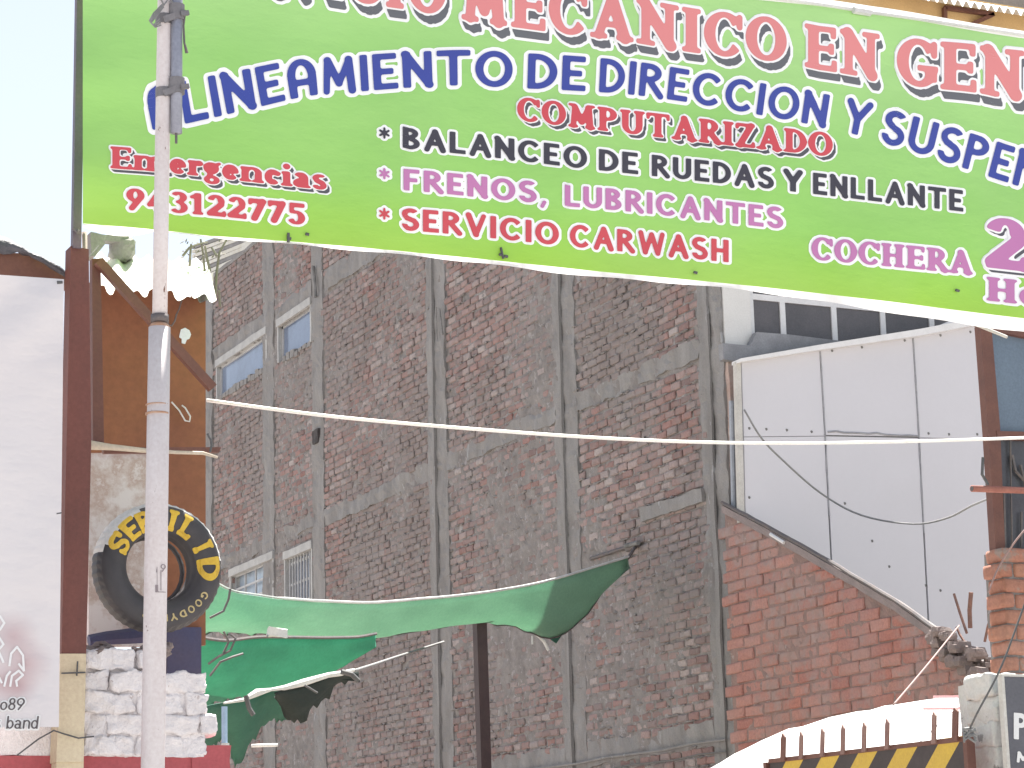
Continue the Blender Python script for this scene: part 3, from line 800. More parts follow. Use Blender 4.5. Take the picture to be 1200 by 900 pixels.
g.prism([rp(a, b, -.01) for a, b in ((1149, 379), (1176, 368), (1290, 392), (1290, 412), (1176, 390), (1160, 386))], (0, .09, 0))
g.prism([rp(a, b, -.006) for a, b in ((1168, 505), (1290, 508), (1290, 519), (1169, 514))], (0, .08, 0))
g.build('frame', brn, wf)
bg_ = mat('dusty_blue_glass', hexc(104, 118, 134), hexc(92, 104, 120), 1.2, .35, .05)
q = MB(); q.prism([rp(a, b, .04) for a, b in ((1158, 388), (1290, 405), (1290, 512), (1168, 508))], (0, .01, 0)); q.build('pane', bg_, wf)
dgl = mat('dark_grey_glass', (0.085, 0.085, 0.1, 1), (0.06, 0.06, 0.07, 1), 2, .3, 0)
q = MB(); q.prism([rp(a, b, .045) for a, b in ((1166, 512), (1290, 515), (1290, 646), (1172, 646))], (0, .01, 0)); q.build('pane', dgl, wf)
q = MB()
for a, b, r_ in (((1184, 516), (1186, 642), .008), ((1197, 600), (1197, 642), .01), ((1176, 570), (1178, 645), .012), ((1186, 533), (1190, 552), .014), ((1190, 552), (1200, 563), .012), ((1196, 545), (1203, 575), .012)):
    q.tube([rp(*a, .02), rp(*b, .02)], r_, 5)
q.build('bars', steel_d, wf)
sp = thing('stub_pipe', 'rusty red pipe stub jutting left across the partition edge', 'pipe', PY(1170, 574, RG - .2))
q = MB(); q.tube([PY(1139, 572.5, RG - .25), PY(1290, 578, RG - .2)], .026, 10); q.build('tube', mat('red_rust', (0.36, 0.15, 0.12, 1), (0.26, 0.1, 0.08, 1), 9, .7, .3), sp, True)
q = MB(); q.tube([PY(1138.6, 572.5, RG - .25), PY(1139.5, 572.5, RG - .25)], .02, 8); q.build('dark_bore', steel_d, sp)

# ================================================================== lower right: sunlit canvas roof, gate with spikes, rough pillar, sign
canvas = mat('white_canvas', (0.82, 0.82, 0.82, 1), (0.78, 0.78, 0.78, 1), 2, .7, .1, trans=.25)
cr = thing('canvas_roof', 'glaring white sunlit sheet roof sloping behind the striped gate', 'roof', PY(1000, 850, 17))
rows = []
tp = interp([(780, 925), (830, 901), (880, 874), (905, 862), (925, 853), (1000, 834), (1060, 824), (1130, 815), (1260, 812)])
for i in range(31):
    px = 780 + i*480/30; row_ = []
    for j in range(9):
        t = j/8; Y_ = 18.0 - 2.4*t; py = tp(px) + t*95 + (2.2*nz((px*.02, i, 0), 1) if j < 2 else 0)
        p = PY(px, py, Y_); p.z += .02*nz(p, 2.2); row_.append(p)
    rows.append(row_)
g = MB(); g.grid(rows); g.build('sheet', canvas, cr, True)
pk = mat('pink_trim', (0.75, 0.42, 0.42, 1), (0.7, 0.4, 0.4, 1), 3, .6, .1)
for (x0, x1, ya) in ((1095, 1260, 813), (1083, 1260, 827)):
    q = MB(); t_ = (ya - 812)/95.0; Yb = 17.95 - 2.4*t_ 
    q.prism([PY(a, b, Yb - .06) for a, b in ((x0, ya + 2), (x1, ya), (x1, ya + 4), (x0, ya + 5))], (0, .02, 0)); q.build('trim_strip', pk, cr)
q = MB(); q.tube([PY(780, 925, 18.02), PY(780, 1200, 18.02)], .04, 8); q.tube([PY(1250, 815, 18.02), PY(1250, 1200, 18.02)], .04, 8); q.build('post', frm, cr)

GX = PY(1130, 868, 12.6).x
gt = thing('gate', 'rusty spiked gate leaf with yellow and black striped board beside the rough white pillar', 'gate', (GX, 13.5, 0))
def gp_(px, py, o=0): return PX(px, py, GX + o)
tl, tr_ = gp_(902, 893), gp_(1129, 867)
yel = mat('yellow_paint', (0.62, 0.42, 0.06, 1), (0.52, 0.34, 0.06, 1), 5, .6, .2)
blk = mat('black_paint', (0.045, 0.035, 0.035, 1), (0.065, 0.05, 0.05, 1), 5, .6, .2)
ztop = tl.z; hh = .42; gl = tl.y - tr_.y
g = MB(); g.box((GX + .012, tr_.y - .02, ztop - hh), (GX + .03, tl.y + .02, ztop)); g.build('board', brn, gt)
nS = 10; wS = gl/nS*1.0; sl = .48
def clipquad(a, b, c, d): return None
cuts = []
for i in range(-2, nS + 2):
    # slanted stripe clipped to the board; runs down to the far side
    pts = []
    y_t0, y_t1 = tr_.y + i*wS, tr_.y + (i+1)*wS
    poly = [(y_t0, ztop), (y_t1, ztop), (y_t1 + sl, ztop - hh), (y_t0 + sl, ztop - hh)]
    for lim, sgn in ((tr_.y, 1), (tl.y, -1)):
        out = []
        for q_ in range(len(poly)):
            a, b = poly[q_], poly[(q_+1) % len(poly)]; ia, ib = (a[0]-lim)*sgn >= 0, (b[0]-lim)*sgn >= 0
            if ia: out.append(a)
            if ia != ib: t = (lim-a[0])/(b[0]-a[0]); out.append((lim, a[1] + (b[1]-a[1])*t))
        poly = out
        if len(poly) < 3: break
    if len(poly) < 3: continue
    q = MB(); q.prism([(GX - .002, y, z_) for y, z_ in poly], (.012, 0, 0)); q.build('stripe', yel if i % 2 == 0 else blk, gt)
g = MB(); g.bar(gp_(901, 892), gp_(1130, 866), .012, .03); g.build('top_rail', brn, gt)
g = MB(); g.box((GX - .02, tr_.y - .06, 0), (GX + .04, tr_.y - .02, ztop + .02)); g.build('stile', brn, gt); g = MB(); g.box((GX - .02, tl.y + .02, 0), (GX + .04, tl.y + .06, ztop)); g.build('stile', brn, gt)
sheetm = mat('gate_sheet', (0.2, 0.09, 0.07, 1), (0.16, 0.08, 0.06, 1), 3, .6, .2)
g = MB(); g.box((GX + .014, tr_.y - .02, .12), (GX + .026, tl.y + .02, ztop - hh - .003)); g.build('sheet', sheetm, gt)
for (px, yt) in ((921, 859), (942, 857), (967, 853), (991, 849), (1016, 846), (1043, 842), (1098, 834), (1123, 829)):
    a = gp_(px, 893 - (px-902)*.115 + 1); b = gp_(px + .6, yt + 7); c = gp_(px + .2, yt)
    q = MB(); w2 = .022 if px not in (921, 1123) else .03
    q.prism([(GX - .030, a.y - w2, a.z), (GX - .030, a.y + w2, a.z), (GX - .030, b.y + w2, b.z), (GX - .030, b.y + w2*.2, c.z), (GX - .030, b.y - w2, b.z + .01)], (.012, 0, 0))
    q.build('spike', mat('spike_rust', (0.30, 0.19, 0.16, 1), (0.2, 0.11, 0.1, 1), 9, .7, .2) if px not in (921, 1123) else brn, gt)

wp = thing('rough_pillar', 'lumpy white painted masonry pillar behind the grey sign', 'pillar', (PY(1150, 850, 12.55).x, 12.55, 0))
wpm = mat('flaking_white', (0.64, 0.63, 0.61, 1), (0.52, 0.51, 0.49, 1), 5, .85, .6, spots=(0.30, 0.29, 0.28, 1), spot_scale=7, spot_at=.60, bdist=.012)
PYW = 12.55; xa = PY(1133, 850, PYW + .25).x; xb_ = PY(1290, 850, PYW).x; zt = PY(1150, 787, PYW).z
z = zt - .02; r_ = 0
g = MB(); g.rbox((xa + .03, PYW + .02, 0), (xb_, PYW + .35, zt - .05), .1, .02, 4); g.build('core', wpm, wp)
while z > 1.4:
    h_ = ru(.13, .2); x_ = xa + ru(-.01, .02)
    while x_ < xb_ - .1:
        L = ru(.2, .32); g = MB(); g.rbox((0, 0, 0), (L, .3, h_ + .01), .018, .020, 9, seed=r_ + x_*3, rnd_=.008)
        o = g.build('stone', wpm, wp, True); o.location = Vector((x_, PYW - .02 + ru(-.02, .01), z - h_)) - wp.location; x_ += L - .006
    z -= h_; r_ += 1
sg = thing('grey_sign', 'dark grey sign board with white letters cut off at the right edge', 'sign', (PY(1190, 850, 12.3).x, 12.3, 1.9))
SY = 12.32; grs = mat('sign_grey', (0.115, 0.115, 0.135, 1), (0.09, 0.09, 0.105, 1), 2, .5, .05)
g = MB(); x_a = PY(1180, 850, SY).x; x_b = PY(1300, 850, SY).x; z_t = PY(1180, 793, SY).z
g.box((x_a, SY, z_t - .75), (x_b, SY + .03, z_t)); g.build('board', grs, sg)
g = MB(); g.box((x_a - .022, SY - .008, z_t - .77), (x_a - .001, SY + .034, z_t + .015)); g.box((x_a, SY - .008, z_t + .001), (x_b, SY + .034, z_t + .016)); g.build('edge_trim', cream, sg)
wl = mat('sign_white', (0.7, 0.7, 0.7, 1), (0.66, 0.66, 0.66, 1), 3, .6, 0)
g = MB()
def sgs(x0, x1, yb, cap):
    return lambda s, t, L: PY(x0 + s*(x1-x0), yb - t*cap + (s*(x1-x0))*.09, SY - .004*L)
word('P', 'sans', 30, sgs(1188, 1206, 866, 31), g); word('M', 'sans', 30, sgs(1191, 1207, 893, 13), g)
g.build('lettering', wl, sg)

# wires at right
wire_p = mat('pinkish_wire', (0.33, 0.21, 0.19, 1), (0.26, 0.18, 0.17, 1), 9, .6, 0)
wire_d = mat('dark_wire', (0.07, 0.07, 0.075, 1), (0.11, 0.11, 0.11, 1), 9, .6, 0)
wire_w = mat('white_hose', (0.78, 0.78, 0.77, 1), (0.7, 0.69, 0.68, 1), 9, .5, .05)
wire_g = mat('grey_wire', (0.25, 0.25, 0.25, 1), (0.18, 0.18, 0.18, 1), 9, .6, 0)
def wire(name, pts, r, m_, label, cat='wire', n=24, group=None):
    fx = interp([(i, p[0]) for i, p in enumerate(pts)]); fy = interp([(i, p[1]) for i, p in enumerate(pts)]); fY = interp([(i, p[2]) for i, p in enumerate(pts)])
    N = n; g = MB(); g.tube([PY(fx(t*(len(pts)-1)/N), fy(t*(len(pts)-1)/N), fY(t*(len(pts)-1)/N)) for t in range(N+1)], r, 6)
    return tag(g.build(name, m_, None, True), label, cat, group)
wire('guy_wire', [(1047, 826, 16.5), (1086, 780, 17.2), (1124, 733, 18)], .0075, wire_p, 'thin pinkish wire slanting over the red stair wall')
wire('guy_wire', [(1133, 862, 12.45), (1145, 836, 12.3), (1173, 782, 12.2), (1200, 710, 12.2), (1240, 600, 12.2)], .007, wire_d, 'dark wire running up over the rough white pillar to its knot')
wire('guy_wire', [(1158, 694, 14.6), (1172, 662, 14.6), (1200, 622, 14.5), (1260, 560, 14.5)], .007, wire_p, 'pale wire crossing the orange brick pillar')
wire('slack_cable', [(872, 480, 22.5), (892, 513, 22.5), (918, 540, 22.5), (962, 578, 22.5), (1010, 604, 22), (1070, 614, 21), (1110, 607, 20), (1140, 592, 18), (1170, 580, 16)], .0105, wire_g, 'loose grey cable drooping in a curve before the white panels', 'cable', 40)
wire('white_hose', [(242, 469, 12.3), (380, 487, 12.2), (520, 500, 12.2), (700, 513, 12.2), (860, 519, 12.2), (1040, 518, 12.2), (1260, 511, 12.2)], .0095, wire_w, 'long straight white hose stretched across the whole lane', 'hose', 50)
wire('tie_wire', [(1180, 395, 14.6), (1150, 383, 14.6), (1120, 372, 14.6), (1090, 364, 14.6)], .012, cream, 'thin tie line under the banner hem near the brown frame corner')
g = MB(); g.tube([PY(a, b, RG - .2) for a, b in ((1152, 536), (1151, 556), (1158, 568))], .012, 5); tag(g.build('bent_wire', wire_d), 'short bent dark wire standing up from the rusty stub pipe', 'wire')
g = MB()
for i in range(14):
    t = i*1.1; g.tube([PY(1134 + 5*math.sin(t*1.7), 858 + 6*math.cos(t*2.3), 12.4), PY(1137 + 7*math.sin(t*2.9 + 1), 862 + 8*math.cos(t*1.3), 12.38)], .007, 5)
tag(g.build('wire_knot', wire_g), 'tangled wire knot tied to the gate corner by the white pillar', 'wire')

# ================================================================== GREEN CLOTHS
def cloth_mat(name, c1, c2, tr):
    t = NT(name); f = t.noise(1.6, 5, .6, stretch=(1, 1, 3)); c = t.ramp(f, [(.3, c1), (.7, c2)])
    wv = t.noise(40, 2, .5); c = t.mix(.12, c, t.ramp(wv, [(.3, .3), (.7, .8)]), 'OVERLAY')
    t.col(c); t.b.inputs['Roughness'].default_value = .8; t.bump(t.noise(4, 4, .6, stretch=(1, 1, 4)), .4, .03)
    tl_ = t.n('ShaderNodeBsdfTranslucent'); t.l(c, tl_.inputs[0]); mx = t.n('ShaderNodeMixShader'); mx.inputs[0].default_value = tr
    t.l(t.b.outputs[0], mx.inputs[1]); t.l(tl_.outputs[0], mx.inputs[2]); t.l(mx.outputs[0], t.out.inputs[0]); return t.m
gc1 = cloth_mat('green_cloth_light', (0.31, 0.50, 0.38, 1), (0.27, 0.45, 0.34, 1), .5)
gc2 = cloth_mat('green_cloth', (0.10, 0.37, 0.25, 1), (0.075, 0.30, 0.20, 1), .5)
gc3 = cloth_mat('green_cloth_dark', (0.06, 0.18, 0.13, 1), (0.045, 0.14, 0.10, 1), .4)
gcb = cloth_mat('black_net', (0.02, 0.03, 0.028, 1), (0.03, 0.04, 0.035, 1), .25)
def cloth(top, bot, m_, parent, name='sheet', n=48, rows_=10, bulge=.12, seed=0, thick=True):
    """top / bot: (px, py, Y) polylines paired by parameter"""
    N = len(top) - 1
    ft = [interp([(i, p[k]) for i, p in enumerate(top)]) for k in range(3)]; fb_ = [interp([(i, p[k]) for i, p in enumerate(bot)]) for k in range(3)]
    rws = []
    for i in range(n + 1):
        u = i*N/n; a = PY(*[f(u) for f in ft]); b = PY(*[f(u) for f in fb_]); r = []
        for j in range(rows_ + 1):
            t = j/rows_; p = a.lerp(b, t); p.z -= bulge*math.sin(math.pi*t)*.5
            fw = .035*math.sin(math.pi*min(1, t*1.0)); p.z += fw*nz((p.x, p.y*.7, seed), 2.0) ; p.y += .05*nz((p.x*1.3, t*2, seed + 3), 1.8)
            if j == rows_ and 1 < i < n - 1: p.z += .05*nz((p.x*3 + seed, p.y*3, 1), 3.0) + (ru(-.05, .02) if seed > 4 else ru(-.01, .01))
            r.append(p)
        rws.append(r)
    g = MB(); g.grid(rws)
    o = g.build(name, m_, parent, True); md = o.modifiers.new('thick', 'SOLIDIFY'); md.thickness = .006
    return rws
c1 = thing('shade_cloth', 'long pale green shade cloth tied to the brick wall at its right tip', 'shade cloth', PY(450, 720, 22), 'green shade cloths over the lane')
top1 = [(225, 662, 19.2), (262, 690, 20), (300, 698, 20.6), (340, 704, 21.2), (430, 708, 22.2), (500, 703, 23), (560, 697, 23.6), (610, 689, 24), (650, 680, 24.4), (690, 668, 24.8), (736, 654, 25.3)]
bot1 = [(225, 744, 21), (262, 741, 21.5), (300, 742, 21.9), (340, 744, 22.3), (430, 747, 23.2), (490, 738, 23.9), (545, 729, 24.4), (600, 733, 24.7), (648, 748, 25.0), (690, 715, 25.2), (737, 655, 25.35)]
r1 = cloth(top1, bot1, gc1, c1, seed=1, bulge=.25)
whe = mat('cloth_hem', (0.66, 0.66, 0.64, 1), (0.5, 0.5, 0.49, 1), 6, .8, .2)
q = MB(); q.tube([r[0] + Vector((0, -.01, .015)) for r in r1], [.007 if i < 14 else .014 for i in range(len(r1))], 6); q.build('hem', whe, c1)
q = MB(); q.tube([r[-1] + Vector((0, 0, -.008)) for r in r1], .008, 5); q.build('lower_cord', steel_d, c1)
q = MB(); q.tube([PY(736, 654, 25.3), PX(745, 640, WX - .02)], .02, 6); q.tube([PX(735, 644, WX-.03), PX(748, 638, WX - .03)], .035, 6); q.tube([PX(692, 655, WX-.03), PX(722, 645, WX - .03), PX(745, 638, WX - .03)], .022, 6); q.build('tie_rope', steel_d, c1)
q = MB(); q.prism([PY(a, b, 25.05) for a, b in ((634, 741), (668, 731), (652, 754))], (0, .012, 0)); q.build('corner_flap', gc3, c1)
q = MB(); q.tube([PY(628, 742, 25), PY(638, 752, 25), PY(643, 762, 25)], .02, 6); q.tube([PY(624, 745, 25), PY(624, 755, 25)], .012, 6); q.build('loose_cord', whe, c1)
c2 = thing('shade_cloth', 'deep green middle shade cloth hanging slack below the pale one beside the tyre', 'shade cloth', PY(330, 780, 20), 'green shade cloths over the lane')
top2 = [(225, 746, 18.5), (262, 752, 18.8), (300, 748, 19.3), (340, 748, 19.8), (380, 749, 20.2), (415, 748, 20.6), (440, 744, 20.9)]
bot2 = [(225, 830, 20), (262, 822, 20.2), (300, 814, 20.5), (340, 806, 20.8), (375, 796, 21), (408, 774, 21), (440, 746, 21)]
r2 = cloth(top2, bot2, gc2, c2, seed=5, bulge=.22)
q = MB(); q.tube([r[0] + Vector((0, -.01, .01)) for r in r2], .014, 5); q.build('hem', steel_d, c2)
q = MB(); q.rbox(PY(316, 746, 19.4), PY(334, 738, 19.46) + Vector((0, .02, 0)), .05, .02, 6); q.build('white_patch', whe, c2)
for pts_ in (((246, 792), (258, 776), (272, 770), (285, 766)), ((262, 740), (268, 752), (262, 765)), ((268, 742), (276, 748), (270, 762), (255, 770), (244, 778)), ((270, 690), (268, 702), (262, 716), (246, 724))):
    q = MB(); q.tube([PY(a, b, 18.4) for a, b in pts_], .010, 5); q.build('loose_cord', steel_d, c2)
c3 = thing('shade_cloth', 'dark torn lower shade cloth with ragged white hem above the white wall end', 'shade cloth', PY(300, 840, 17), 'green shade cloths over the lane')
top3 = [(240, 828, 16.6), (265, 823, 16.8), (290, 818, 17), (315, 809, 17.2), (340, 803, 17.4), (375, 796, 17.6)]
bot3 = [(240, 880, 17.6), (262, 866, 17.6), (277, 892, 17.7), (308, 850, 17.8), (338, 836, 17.9), (375, 798, 17.8)]
r3 = cloth(top3, bot3, gc3, c3, seed=8, bulge=.1)
top4 = [(322, 812, 16.9), (345, 803, 17), (370, 797, 17.1), (395, 790, 17.2), (420, 787, 17.3)]
bot4 = [(322, 816, 17.2), (346, 846, 17.2), (368, 828, 17.2), (396, 800, 17.3), (421, 798, 17.35)]
cloth(top4, bot4, gcb, c3, 'black_flap', 24, 6, .05, 11)
q = MB(); q.tube([PY(a, b, 16.75 + (a-262)*.003) for a, b in ((262, 824), (285, 820), (300, 812), (318, 808), (333, 806), (355, 800), (385, 791), (400, 789), (415, 785))], [.008, .014, .03, .012, .02, .028, .02, .02, .012], 6); q.build('hem', whe, c3)
for pts_, r_ in (([PY(288, 815, 16.7), PY(292, 830, 16.7), PY(297, 838, 16.7)], .018), ([PY(400, 787, 17), PY(412, 790, 17), PY(420, 798, 17)], .02), ([PY(357, 803, 16.8), PY(372, 812, 16.8)], .008)):
    q = MB(); q.tube(pts_, r_, 6); q.build('loose_cord', wire_d, c3)
wire('lane_cable', [(415, 786, 17.5), (440, 778, 19), (470, 768, 22), (520, 752, 25.5)], .012, wire_g, 'thin line pulling the torn cloth tip towards the brick wall')
wire('white_rod', [(295, 874, 16.5), (325, 873, 16.5)], .012, wire_w, 'short white rod lying level below the torn dark cloth', 'rod', 4)
pp = thing('dark_post', 'dark square steel post holding up the pale green shade cloth', 'post', PY(567, 900, 24.4))
q = MB(); pb_ = PY(567.5, 900, 24.4); pt_ = PY(562, 727, 24.4); dr = (pb_-pt_); lo = pt_ + dr*((pt_.z - .1)/(-dr.z)) if dr.z < 0 else pb_
q.bar(lo, pt_, .12, .12); q.build('shaft', mat('dark_post_paint', (0.05, 0.032, 0.035, 1), (0.07, 0.045, 0.045, 1), 5, .6, .3), pp)
q = MB(); q.box((pt_.x - .12, pt_.y - .12, pt_.z), (pt_.x + .12, pt_.y + .12, pt_.z + .012)); q.build('top_plate', brn, pp)
bpz = thing('blue_post', 'short pale blue post beside the white wall end', 'post', PY(264, 880, 13.5))
q = MB(); q.tube([PY(264, 1400, 13.5), PY(263, 828, 13.5)], .018, 8); q.build('shaft', mat('pale_blue', (0.35, 0.48, 0.66, 1), (0.28, 0.4, 0.55, 1), 8, .6, .2), bpz)
q = MB(); q.tube([PY(264, 871, 13.49), PY(264, 876, 13.49)], .024, 8); q.build('collar', whe, bpz)

# ================================================================== LEFT STRUCTURE
def quadY(pts, Y, d=.04): 
    g = MB(); g.prism([PY(a, b, Y) for a, b in pts], (0, d, 0)); return g
# red base wall
red = mat('red_paint', (0.40, 0.09, 0.10, 1), (0.33, 0.075, 0.085, 1), 3, .75, .3, spots=(0.5, 0.35, 0.33, 1), spot_scale=11, spot_at=.7)
BY = 11.35
zr = PY(150, 886, BY).z; xr = PY(270, 880, BY).x
g = MB(); g.rbox((-6, BY + .02, .1), (xr - .001, BY + .3, zr), .25, .006, 3); g.rbox((PY(226, 875, BY).x, BY + .012, zr - .2), (xr, BY + .3, PY(250, 872, BY).z), .06, .012, 5)
rw = g.build('red_wall', red); tag(rw, 'low red painted wall along the foot of the left building', 'wall', None, 'thing')
# white painted brick wall on it
wh = mat('whitewash', (0.78, 0.74, 0.74, 1), (0.66, 0.62, 0.62, 1), 12, .85, 1.0, spots=(0.48, 0.42, 0.41, 1), spot_scale=13, spot_at=.64, bdist=.02)
ww = thing('whitewashed_wall', 'crumbly whitewashed brick wall below the tyre, standing on the red wall', 'wall', (PY(170, 880, BY).x, BY, zr))
x0 = PY(99, 830, BY).x; x1 = PY(247, 830, BY).x; ztl = PY(150, 764, BY).z; ztr = PY(220, 792, BY).z; xs1 = PY(196, 800, BY).x
g = MB(); g.rbox((x0, BY + .012, zr), (x1 - .03, BY + .22, ztr - .03), .03, .014, 9); g.rbox((x0, BY + .034, ztr - .05), (xs1 - .01, BY + .21, ztl - .02), .08, .012, 5); g.build('mortar', wh, ww)
z = zr; row = 0
while z < ztl - .04:
    h_ = .098; xe = x1 if z + h_ < ztr + .04 else xs1; x_ = x0 - (.12 if row % 2 else 0)
    if xe == x1: xe += (.03 if row % 2 else -.012)
    while x_ < xe - .05:
        L = .235*ru(.94, 1.05); a = max(x_, x0); b = min(x_ + L, xe)
        if b - a > .04:
            g = MB(); g.rbox((0, 0, 0), (b - a - .005, .19, h_ - .004), .012, .016, 15, seed=row*5 + x_, rnd_=.002)
            o = g.build('brick', wh, ww, True); o.location = Vector((a, BY + ru(-.012, .008), z)) - ww.location; o.rotation_euler = (ru(-.02, .02), ru(-.015, .015), 0)
        x_ += L + .008
    z += h_ + .004; row += 1
g = MB()
for i in range(26):
    px = ru(100, 196); p = PY(px, 766 - ru(0, 8), BY + ru(.02, .14)); s_ = ru(.015, .045); g.rbox(p - Vector((s_, s_, s_*.6)), p + Vector((s_, s_, s_*.6)), s_*.7, s_*.5, 14, seed=i, rnd_=s_*.4)
tag(g.build('rubble', rub, ww), kind='stuff')
wl_ = thing('white_block', 'whitewashed strip of wall under the hanging pale banner', 'wall', (PY(30, 880, BY).x, BY, zr))
g = MB(); g.rbox((-6, BY + .03, zr), (PY(68, 870, BY).x, BY + .2, PY(40, 838, BY).z), .07, .014, 5); g.build('plaster', wh, wl_)

# brown corner column
ccx = thing('corner_column', 'brown painted steel column with a bare timber lower length', 'column', (PY(88, 890, 11.28).x, 11.28, 0))
CY = 11.26
g = MB(); g.prism([PY(a, b, CY) for a, b in ((83, 288), (104, 292), (107, 520), (101, 767), (72, 767), (78, 520))], (0, .1, 0)); g.build('steel', mat('column_brown', (0.17, 0.062, 0.048, 1), (0.12, 0.048, 0.04, 1), 4, .65, .25, stretch=(1, 1, .4)), ccx)
tim = mat('bare_timber', (0.62, 0.53, 0.38, 1), (0.52, 0.43, 0.30, 1), 5, .85, .4, stretch=(1, 1, .2))
g = MB(); g.prism([PY(a, b, CY - .008) for a, b in ((71, 766), (101, 766), (98, 893), (66, 893))], (0, .12, 0)); g.prism([PY(a, b, CY + .01) for a, b in ((66, 893), (98, 893), (97, 1400), (62, 1400))], (0, .09, 0)); g.build('timber', tim, ccx)
g = MB(); g.tube([PY(72, 789, CY - .02), PY(100, 788, CY - .02)], .004, 5); g.tube([PY(91, 775, CY - .02), PY(90, 792, CY - .02)], .004, 5)
g.tube([PY(a, b, CY - .03) for a, b in ((20, 885), (45, 866), (63, 856), (75, 860), (92, 865), (110, 863))], .004, 5); g.build('wire', wire_d, ccx)

# banner post (dark steel, from column up beyond the frame)
bp_ = thing('banner_post', 'thin dark steel post holding the left edge of the green banner', 'post', PY(90, 290, 11.24))
g = MB(); g.bar(PY(89, 292, 11.27), PY(97, -200, 11.27), .042, .042); g.build('shaft', mat('blue_black_steel', (0.10, 0.095, 0.13, 1), (0.14, 0.10, 0.12, 1), 3, .5, .2), bp_)
g = MB(); g.tube([PY(87, 268, 11.24), PY(92, 272, 11.22)], .012, 6); g.build('bolt', steel_d, bp_)

# brown sheet wall (door leaf) behind
DY = 11.95
om = mat('ochre_sheet', (0.25, 0.10, 0.045, 1), (0.18, 0.066, 0.035, 1), 1.6, .6, .12, fine=30)
ds = thing('sheet_wall', 'rusty ochre sheet metal wall behind the tyre and the white pole', 'wall', (PY(170, 700, DY).x, DY, 2.4))
g = quadY([(106, 330), (241, 344), (241, 756), (196, 756), (196, 530), (106, 530)], DY, .05); g.build('sheet', om, ds)
stn = NT('stained_plaster'); f1 = stn.noise(5, 6, .7); cc = stn.ramp(f1, [(.42, (0.60, 0.57, 0.56, 1)), (.56, (0.42, 0.33, 0.29, 1)), (.62, (0.58, 0.54, 0.53, 1))]); stn.col(cc); stn.b.inputs['Roughness'].default_value = .8; stn.bump(f1, .3, .01)
g = quadY([(104, 528), (196, 528), (196, 757), (104, 757)], DY + .02, .05); g.build('plaster_panel', stn.m, ds)
navy = mat('navy_sheet', (0.05, 0.055, 0.12, 1), (0.07, 0.06, 0.10, 1), 4, .6, .2)
g = quadY([(196, 735), (236, 735), (236, 792), (196, 792)], DY - .03, .05); g.build('navy_skirt', navy, ds)
g = MB(); g.tube([PY(a, b, DY - .12) for a, b in ((104, 751), (125, 748), (150, 746), (185, 742))], [.03, .035, .04, .05], 7); g.build('dark_roll', navy, ds)
g = MB(); rag = [(212, 386), (217, 384), (222, 387), (224, 392), (222, 397), (219, 398), (217, 403), (213, 402), (213, 397), (210, 395)]
g.prism([PY(a, b, DY - .006) for a, b in rag], (0, .004, 0)); g.build('torn_hole', mat('bright_patch', (0.7, 0.75, 0.8, 1), (0.6, 0.66, 0.7, 1), 9, .7, 0), ds)
g = MB(); g.box((PY(110, 600, DY).x, DY + .08, .1), (PY(236, 600, DY).x, DY + .2, PY(150, 760, DY).z)); g.build('footing', mort, ds)
g = MB(); g.tube([PY(a, b, DY - .05) for a, b in ((207, 368), (205, 376), (201, 382), (197, 380), (197, 374))], .005, 5); g.tube([PY(213, 352, DY-.04), PY(210, 362, DY-.04), PY(206, 370, DY-.04)], .004, 5); g.build('hook', steel_d, ds)
g = MB(); g.tube([PY(a, b, DY - .05) for a, b in ((201, 471), (210, 481), (217, 493), (222, 494), (223, 488), (217, 478), (213, 475))], .0045, 5); g.build('string_loop', whe, ds)
# corrugated roof over it
rf = thing('corrugated_roof', 'bright white corrugated sheets along the top of the ochre sheet wall', 'roof', PY(180, 320, DY - .3))
a, b = PY(112, 298, DY + .25), PY(243, 306, DY + .25)
up = PY(115, 340, DY - .35) - PY(112, 298, DY + .25)
corrugated(a, b, up, 7, .022, .12, Vector((0, -.4, .6)), 3).build('sheet', mat('sun_bleached_sheet', (0.72, 0.71, 0.68, 1), (0.6, 0.58, 0.55, 1), 6, .6, .3, spots=(0.35, 0.28, 0.24, 1), spot_scale=9, spot_at=.69), rf, True)
a, b = PY(226, 316, DY + .15), PY(250, 318, DY + .15)
corrugated(a, b, PY(226, 350, DY - .1) - a, 2, .02, .1, Vector((0, -.5, .5)), 5).build('grey_sheet', conc, rf, True)
# roof clutter: concrete lump, dry stems
ck = thing('concrete_lump', 'grey broken concrete lump on the roof edge just under the banner corner', 'rubble', PY(150, 290, DY + .1))
g = MB(); p = PY(146, 288, DY + .1); g.rbox(p + Vector((-.05, 0, -.06)), p + Vector((.07, .12, .06)), .03, .03, 9, rnd_=.02); g.rbox(p + Vector((-.18, 0, .02)), p + Vector((.02, .06, .055)), .03, .012, 9); g.prism([PY(x_, y_, DY) for x_, y_ in ((106, 272), (116, 276), (124, 285), (112, 300), (107, 300))], (0, .1, 0)); g.build('lump', conc, ck)
st = thing('dry_stems', 'dry bare stems sprouting by the roof corner left of the brick wall', 'plant', PY(238, 330, DY + .1))
drym = mat('dry_stem', (0.16, 0.14, 0.13, 1), (0.22, 0.2, 0.18, 1), 12, .9, .3)
for k, pts in enumerate([((238, 345), (240, 320), (238, 298), (235, 280)), ((252, 350), (254, 318), (257, 296), (266, 280)), ((246, 318), (242, 300), (240, 288)), ((222, 312), (223, 298), (224, 286)), ((214, 300), (222, 290), (232, 286), (243, 284)), ((256, 340), (258, 360)), ((254, 300), (248, 290))]):
    g = MB(); N_ = len(pts); g.tube([PY(a_, b_, DY + .1 + .03*math.sin(k + i)) for i, (a_, b_) in enumerate(pts)], [.008*(1 - .5*i/N_) for i in range(N_)], 6); g.build('stem', drym, st)
rr = random.Random(4); g = MB()
